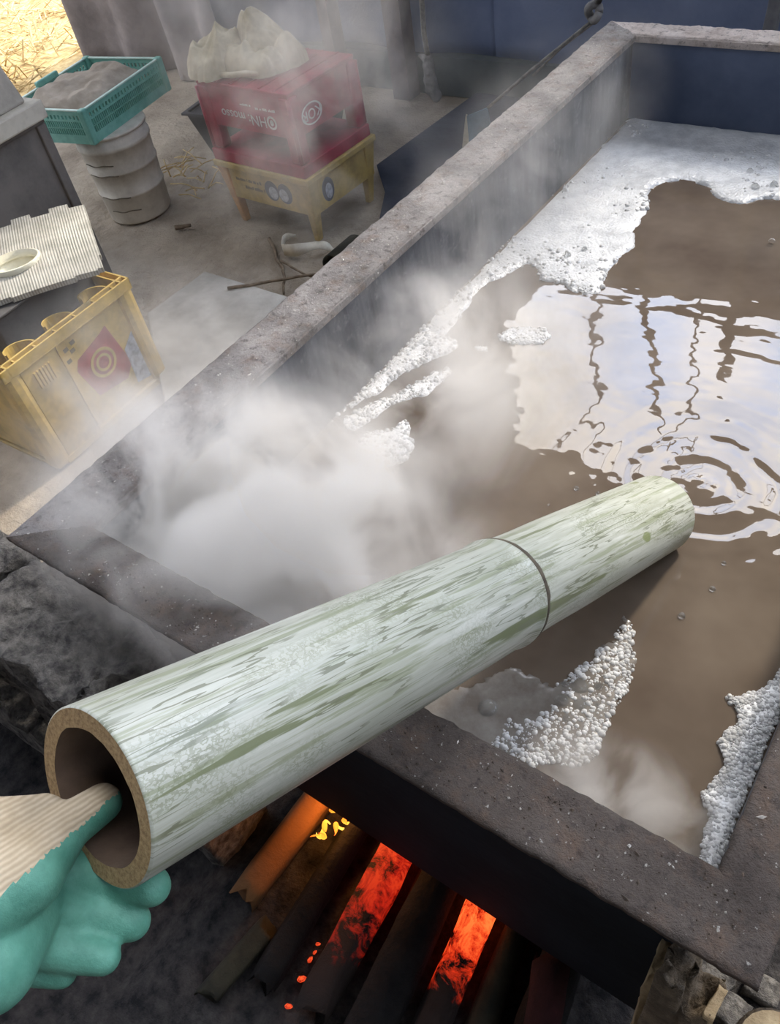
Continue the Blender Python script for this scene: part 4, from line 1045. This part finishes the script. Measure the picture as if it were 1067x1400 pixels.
crumple('glove_cuff', -0.085, -0.03, 0.085, 0.115, 0.125, 2, 0.001, (-0.1, 0.2))
crumple('glove_palm', 0.035, -0.025, 0.125, 0.080, 0.085, 7, 0.001)
crumple('glove_fold', 0.055, 0.045, 0.095, 0.070, 0.150, 11, 0.001, (-0.25, 0.1))
crumple('glove_fold', 0.145, 0.055, 0.055, 0.060, 0.090, 15, 0.001)
b = MB(); b.tube([(-0.03, -0.105, 0.010), (0.03, -0.115, 0.016), (0.09, -0.10, 0.022), (0.13, -0.07, 0.012)], [0.008, 0.010, 0.009, 0.006], 8); b.build('glove_hem', 'canvas', cl_o, smooth=True)

# dark trough behind the crates
M['dark_plastic'] = plastic('black_plastic', (0.05, 0.05, 0.055), rough=0.6)
tr = empty('dark_bin', (-2.88, 2.30, 0), math.radians(8)); tag(tr, 'low dark bin standing behind the stacked crates', 'bin')
b = MB(); b.frustum((0.06, 0.52, 0.03, 0.36), (0.0, 0.58, 0.0, 0.40), 0.0, 0.19); b.build('body', 'dark_plastic', tr, bevel=0.01)
b = MB()
for a, b_, c, e in ((-0.012, 0.592, -0.012, 0.01), (-0.012, 0.592, 0.39, 0.412), (-0.012, 0.01, 0.01, 0.39), (0.57, 0.592, 0.01, 0.39)): b.box(a, b_, c, e, 0.19, 0.20)
b.build('rim', 'dark_plastic', tr, bevel=0.002)

# slab, twigs, peel
sl = empty('concrete_slab', (0, 0, 0)); tag(sl, 'pale flat concrete slab on the ground next to the tank', 'slab')
b = MB(); b.prism([(-2.16, 1.31), (-2.15, 1.585), (-1.72, 1.575), (-1.30, 1.56), (-1.22, 0.9), (-1.60, 0.88)], 0.0, 0.032); b.build('slab_body', 'concrete', sl, bevel=0.006)
M['twig'] = mottled('twig', (0.12, 0.09, 0.06), (0.26, 0.20, 0.14), 30, 0.9, 0.4)
M['straw'] = mottled('straw', (0.40, 0.27, 0.10), (0.66, 0.50, 0.24), 30, 0.8, 0.2)
def twig(pts, r, label, group=None, mat='twig', name='twig'):
    b = MB(); o0 = Vector(pts[0]); P = []
    for p, q in zip(pts[:-1], pts[1:]):
        for k in range(5):
            s = k / 5; v = Vector(p).lerp(Vector(q), s); v += Vector((nz(v, 9), nz(v, 9, 3), 0)) * r * 1.5; P.append(v - o0)
    P.append(Vector(pts[-1]) - o0)
    b.tube(P, [r * (1 - 0.4 * i / len(P)) for i in range(len(P))], 7)
    o = b.build(name, mat, None, smooth=True, loc=o0); tag(o, label, 'twig', group); return o
twig([(-2.09, 1.86, 0.014), (-1.93, 1.74, 0.016), (-1.88, 1.70, 0.013), (-1.80, 1.60, 0.016)], 0.007, 'forked brown twig on the dirt near the yellow stand')
twig([(-1.93, 1.745, 0.026), (-1.85, 1.73, 0.020), (-1.77, 1.72, 0.014)], 0.005, 'short brown side twig crossing the forked twig')
twig([(-1.98, 1.52, 0.040), (-1.83, 1.66, 0.030), (-1.72, 1.78, 0.018)], 0.006, 'long straight twig running toward the tank rim')
twig([(-2.52, 1.80, 0.012), (-2.47, 1.83, 0.014)], 0.010, 'stubby wood chip lying on open dirt', name='wood_chip')
rr = random.Random(5)
for k in range(34):
    while True:      # clear of the pail and of the dark bin
        x, y = -2.78 + rr.gauss(0, 0.09), 2.09 + rr.gauss(0, 0.09); a = rr.uniform(0, 2 * PI); L = rr.uniform(0.05, 0.16)
        pts = [(x + math.cos(a) * L * f, y + math.sin(a) * L * f) for f in (0, 0.25, 0.5, 0.75, 1)]
        if all(math.hypot(px - PXC, py - PYC) > 0.15 and not (px > -2.90 and py > 2.30) for px, py in pts): break
    z0, z1 = 0.008 + rr.random() * 0.03, 0.01 + rr.random() * 0.06
    twig([(x, y, z0), (x + math.cos(a) * L * 0.5, y + math.sin(a) * L * 0.5, (z0 + z1) / 2 + 0.01), (x + math.cos(a) * L, y + math.sin(a) * L, z1)], 0.0028, 'dry pale straw stalk in the pile beside the dark bin', 'straw stalks by the dark bin', 'straw', 'straw_stalk')
M['peel_in'] = mottled('pale_peel', (0.58, 0.53, 0.42), (0.78, 0.74, 0.62), 20, 0.7, 0.2)
pe = empty('bamboo_peel', (-1.890, 1.830, 0.0)); tag(pe, 'curled pale strip of bamboo peel on the ground behind the tank rim', 'peel')
b = MB(); n = 30
ctrl = [(-0.085, 0.055), (-0.095, 0.0), (-0.07, -0.04), (-0.02, -0.035), (0.015, 0.0), (0.04, 0.03), (0.065, 0.045), (0.09, 0.045)]
for i in range(n + 1):
    q = i / n * (len(ctrl) - 1); k = min(int(q), len(ctrl) - 2); f = q - k
    x = ctrl[k][0] * (1 - f) + ctrl[k + 1][0] * f; y = ctrl[k][1] * (1 - f) + ctrl[k + 1][1] * f
    s_ = i / n; w_ = 0.024 * max(0.08, math.sin(PI * s_)) ** 0.6; flat = max(0.0, min(1.0, (s_ - 0.45) * 4)); lift = 0.028 * math.exp(-((s_ - 0.08) / 0.12) ** 2) + 0.022 * math.exp(-((s_ - 0.72) / 0.2) ** 2)
    b.v += [(x, y - w_ * flat, 0.014 + lift), (x, y + w_ * flat, 0.014 + lift + 2 * w_ * (1 - flat) + 0.008 * flat)]
b.f = [(2 * i, 2 * i + 1, 2 * i + 3, 2 * i + 2) for i in range(n)]
o = b.build('peel_strip', 'peel_in', pe, smooth=True); md = o.modifiers.new('thick', 'SOLIDIFY'); md.thickness = 0.003
dk = empty('bark_piece', (-1.742, 1.875, 0.0), 0.0); tag(dk, 'dark curved piece of bark beside the pale bamboo peel', 'bark')
b = MB(); n = 12
for i in range(n + 1):
    a = PI * i / n
    for y in (-0.07, 0.07): b.v.append((0.055 * math.cos(a), y, 0.004 + 0.05 * math.sin(a)))
b.f = [(2 * i, 2 * i + 1, 2 * i + 3, 2 * i + 2) for i in range(n)]
o = b.build('bark_curl', 'dark_wood', dk, smooth=True); md = o.modifiers.new('thick', 'SOLIDIFY'); md.thickness = 0.006

# wall things: post, hanging rope with rag, slanted line, paper cone, batten, draped sheet
structure(box('trim_2', 'post_wood', -2.36, -2.27, 3.06, 3.14, 0, 3.3), 'brown wall post in front of the navy tarpaulin', 'post')
structure(box('trim_3', 'post_wood', -2.72, -2.66, 3.06, 3.14, 0, 3.3), 'thin second wall post in front of the navy tarpaulin', 'post')
M['rope'] = mottled('rope', (0.10, 0.095, 0.09), (0.22, 0.21, 0.19), 60, 0.95, 0.5, 0.002)
M['rag'] = mottled('grey_rag', (0.12, 0.12, 0.12), (0.26, 0.25, 0.24), 18, 0.95, 0.5, 0.004)
ro = empty('hanging_rope', (-2.13, 3.02, 0.0)); tag(ro, 'grey rope hanging by the wall with a rag knotted at its end', 'rope')
b = MB(); b.tube([(0.02, 0, 3.2), (0.015, 0, 0.6), (0.0, 0, 0.3), (0.008, 0, 0.20)], 0.011, 8); b.build('cord', 'rope', ro, smooth=True)
o = blob_union('rag_knot', [((0.005, 0, 0.20), 0.022, (-0.035, 0.01, 0.205), 0.010), ((0.005, 0, 0.20), 0.022, (0.012, 0, 0.08), 0.030), ((0.012, 0, 0.08), 0.028, (0.03, 0, 0.05), 0.022)], 0.006, 'rag', ro, 3, lambda c: Vector(c) + Vector((0.006 * nz(c, 40), 0.006 * nz(c, 40, 3), 0)))
ln = empty('tied_line', (-1.0, 2.2, 0.0)); tag(ln, 'taut double cord slanting up to a knot behind the left rim', 'rope')
b = MB(); b.tube([(-0.345, 0.0, 0.415), (-0.20, 0, 0.53), (-0.01, 0, 0.672)], 0.0045, 7); b.build('cord', 'rope', ln, smooth=True)
b = MB(); b.tube([(-0.19, 0.0, 0.52), (-0.10, 0, 0.60), (-0.005, 0.0, 0.668)], 0.003, 7); b.build('cord', 'rope', ln, smooth=True)
b = MB(); b.tube([(-0.01 + 0.015 * math.cos(a), 0.006 * math.sin(2 * a), 0.690 + 0.018 * math.sin(a)) for a in [2 * PI * k / 18 for k in range(19)]], 0.011, 8); b.build('knot', 'rag', ln, smooth=True)
b = MB(); b.tube([(0.0, 0, 0.715), (0.05, 0, 0.80), (0.15, 0, 1.1), (0.3, 0.02, 1.9)], 0.010, 8); b.build('cord', 'rope', ln, smooth=True)
M['blue_sheet'] = plastic('blue_sheet', (0.10, 0.18, 0.24), rough=0.7)
M['paper'] = plastic('cream_paper', (0.40, 0.38, 0.30), rough=0.8)
co = empty('folded_sheet', (-1.43, 2.21, 0.0)); tag(co, 'peaked cream and blue folded sheet standing behind the left rim', 'sheet')
b = MB(); b.hexa([(-0.07, -0.03, 0.0), (0.03, -0.04, 0.0), (0.03, -0.033, 0.0), (-0.07, -0.023, 0.0), (0.003, -0.01, 0.385), (0.006, -0.01, 0.385), (0.006, -0.004, 0.385), (0.003, -0.004, 0.385)]); b.build('cream_side', 'paper', co)
b = MB(); b.hexa([(0.03, -0.04, 0.0), (0.11, 0.03, 0.0), (0.105, 0.036, 0.0), (0.025, -0.033, 0.0), (0.004, -0.01, 0.38), (0.065, 0.02, 0.40), (0.063, 0.026, 0.40), (0.004, -0.004, 0.38)]); b.build('blue_side', 'blue_sheet', co)
M['batten'] = mottled('grey_batten', (0.10, 0.10, 0.11), (0.20, 0.20, 0.20), 14, 0.9, 0.4)
bt = empty('wood_batten', (-0.65, 2.42, 0.0), rot=(0, math.radians(3), 0)); tag(bt, 'grey wooden batten standing upright behind the far rim', 'batten')
box('batten_body', 'batten', -0.017, 0.017, -0.012, 0.012, 0.0, 1.7, bt, 0.002)
M['sheet'] = mottled('grey_sheet', (0.20, 0.175, 0.165), (0.34, 0.30, 0.28), 5, 0.9, 0.3, 0.01)
b = MB(); nx, nn = 60, 24
for j in range(nn + 1):
    for i in range(nx + 1):
        u = i / nx; s = j / nn
        b.v.append((-4.42 + 1.15 * u, 3.00 - 0.05 * math.sin(u * 21 + 1.5 * nz((u, s, 0), 3)) - 0.04 * (1 - s) * math.sin(u * 9 + 2 * s), 0.01 + 3.1 * s))
b.f = [(j * (nx + 1) + i, j * (nx + 1) + i + 1, (j + 1) * (nx + 1) + i + 1, (j + 1) * (nx + 1) + i) for j in range(nn) for i in range(nx)]
o = b.build('draped_sheet', 'sheet', None, smooth=True); md = o.modifiers.new('thick', 'SOLIDIFY'); md.thickness = 0.005
tag(o, 'grey beige sheet draped over the wall beside the doorway', 'sheet')

# sunlit dry straw outside the doorway
b = MB(); rr = random.Random(9)
for k in range(5200):
    x, y = rr.uniform(-8.2, -4.4), rr.uniform(2.2, 6.0)
    a = rr.uniform(0, 2 * PI); L = rr.uniform(0.08, 0.26); w_ = rr.uniform(0.003, 0.007); z = rr.uniform(0.0, 0.05); up = rr.uniform(-0.02, 0.10)
    dx, dy = math.cos(a) * L, math.sin(a) * L
    if max(x, x + dx) > (-4.64 if 2.85 < max(y, y + dy) and min(y, y + dy) < 3.3 else -4.46): continue
    nx_, ny_ = -math.sin(a) * w_, math.cos(a) * w_
    b.add([(x - nx_, y - ny_, z), (x + nx_, y + ny_, z), (x + dx + nx_, y + dy + ny_, z + up), (x + dx - nx_, y + dy - ny_, z + up), (x + dx * 0.5, y + dy * 0.5, z + up * 0.5 + w_)],
          [(0, 1, 4), (1, 2, 4), (2, 3, 4), (3, 0, 4)])
o = b.build('dry_straw', 'straw', None); tag(o, 'dry straw covering the sunlit ground outside the doorway', 'straw', kind='stuff')
structure(grid_mesh('floor_outside', 'straw', -9, -4.44, 2.0, 7.4, 10, 10, lambda x, y: 0.022), 'bright sunlit straw ground outside the doorway', 'ground')

# bare branch outside the opening (mirrored in the water)
M['branch'] = mottled('branch', (0.05, 0.04, 0.035), (0.12, 0.10, 0.085), 20, 0.9, 0.4)
br = empty('bare_tree', (0.55, 5.2, 0)); tag(br, 'bare thin tree standing outside beyond the far wall opening', 'tree')
b = MB(); b.tube([(0, 0, 0), (-0.1, 0, 2.0), (-0.35, 0, 3.3), (-0.5, 0, 4.2), (-0.9, 0, 5.6)], [0.06, 0.05, 0.04, 0.03, 0.012], 8); b.build('trunk', 'branch', br, smooth=True)
for p in ([(-0.33, 0, 3.2), (-0.05, 0, 3.9), (0.05, 0, 4.7)], [(-0.42, 0, 3.7), (-0.75, 0, 4.1), (-0.9, 0, 4.6)], [(-0.15, 0, 2.6), (0.25, 0, 3.3), (0.6, 0, 3.6)], [(-0.5, 0, 4.2), (-0.3, 0, 4.9)]):
    b = MB(); b.tube(p, [0.022, 0.014, 0.006][:len(p)], 6); b.build('branch', 'branch', br, smooth=True)

# ================================================================== STEAM
def steam(name, loc, radii, dens, scale, lo, hi, label, seed, rot=0.0, power=1.2):
    bm = bmesh.new(); bmesh.ops.create_icosphere(bm, subdivisions=3, radius=1.0)
    me = bpy.data.meshes.new(name); bm.to_mesh(me); bm.free()
    o = bpy.data.objects.new(name, me); C.objects.link(o); o.location = loc; o.scale = radii; o.rotation_euler = (0, 0, rot)
    mt = bpy.data.materials.new(name); mt.use_nodes = True; n, l = mt.node_tree.nodes, mt.node_tree.links; n.clear()
    out = n.new('ShaderNodeOutputMaterial'); vol = n.new('ShaderNodeVolumePrincipled')
    vol.inputs['Color'].default_value = (1.0, 0.975, 0.935, 1); vol.inputs['Anisotropy'].default_value = 0.15  # warm tint puts the sun's warmth into the colour of white steam
    tc = n.new('ShaderNodeTexCoord'); ge = n.new('ShaderNodeNewGeometry')
    ln_ = n.new('ShaderNodeVectorMath'); ln_.operation = 'LENGTH'; l.new(tc.outputs['Object'], ln_.inputs[0])
    fall = n.new('ShaderNodeMapRange'); fall.interpolation_type = 'SMOOTHSTEP'
    fall.inputs['From Min'].default_value = 0.95; fall.inputs['From Max'].default_value = 0.15; fall.inputs['To Min'].default_value = 0; fall.inputs['To Max'].default_value = 1
    l.new(ln_.outputs['Value'], fall.inputs['Value'])
    mp = n.new('ShaderNodeMapping'); mp.inputs['Location'].default_value = (seed * 1.7, seed * 0.9, -seed); mp.inputs['Scale'].default_value = (scale, scale, scale * 0.8)
    l.new(ge.outputs['Position'], mp.inputs['Vector'])
    no = n.new('ShaderNodeTexNoise'); no.inputs['Scale'].default_value = 1.0; no.inputs['Detail'].default_value = 4; no.inputs['Roughness'].default_value = 0.6; no.inputs['Distortion'].default_value = 0.8
    l.new(mp.outputs['Vector'], no.inputs['Vector'])
    mr = n.new('ShaderNodeMapRange'); mr.inputs['From Min'].default_value = lo; mr.inputs['From Max'].default_value = hi; l.new(no.outputs['Fac'], mr.inputs['Value'])
    m1 = n.new('ShaderNodeMath'); m1.operation = 'POWER'; m1.inputs[1].default_value = power; l.new(fall.outputs['Result'], m1.inputs[0])
    m2 = n.new('ShaderNodeMath'); m2.operation = 'MULTIPLY'; l.new(m1.outputs[0], m2.inputs[0]); l.new(mr.outputs['Result'], m2.inputs[1])
    m3 = n.new('ShaderNodeMath'); m3.operation = 'MULTIPLY'; l.new(m2.outputs[0], m3.inputs[0]); m3.inputs[1].default_value = dens
    l.new(m3.outputs[0], vol.inputs['Density']); l.new(vol.outputs['Volume'], out.inputs['Volume'])
    me.materials.append(mt); tag(o, label, 'steam', kind='stuff')
    return o
steam('steam_cloud', (-0.62, 0.385, 0.715), (0.40, 0.27, 0.20), 110.0, 8.5, 0.42, 0.72, 'dense white steam billowing over the near left corner of the tank', 1)
steam('steam_cloud', (-1.08, 0.60, 0.58), (0.34, 0.34, 0.32), 9.0, 6.0, 0.40, 0.72, 'pale steam drifting past the large yellow crate', 2)
steam('steam_wisp', (-0.52, 0.72, 0.76), (0.26, 0.36, 0.16), 14.0, 8.0, 0.42, 0.70, 'thin steam lying over the water left of the bamboo pole', 3)
steam('steam_wisp', (-1.45, 1.55, 0.70), (0.50, 0.55, 0.45), 2.6, 5.5, 0.46, 0.68, 'thin smoky steam in front of the stacked red and yellow crates', 4)
steam('steam_wisp', (-0.62, 1.15, 0.82), (0.18, 0.50, 0.22), 4.0, 7.0, 0.44, 0.70, 'faint steam rising along the left tank wall', 5)
steam('steam_wisp', (-0.22, 1.70, 0.86), (0.20, 0.20, 0.18), 7.0, 9.0, 0.48, 0.68, 'small curl of steam against the far tank wall', 6)
steam('steam_wisp', (-0.10, 0.335, 0.635), (0.15, 0.085, 0.05), 40.0, 14.0, 0.42, 0.70, 'low steam over the water at the near right corner', 7)
steam('steam_wisp', (-2.4, 2.4, 0.80), (0.85, 0.6, 0.65), 2.2, 3.6, 0.46, 0.66, 'smoke haze drifting in front of the tarpaulin wall', 8)
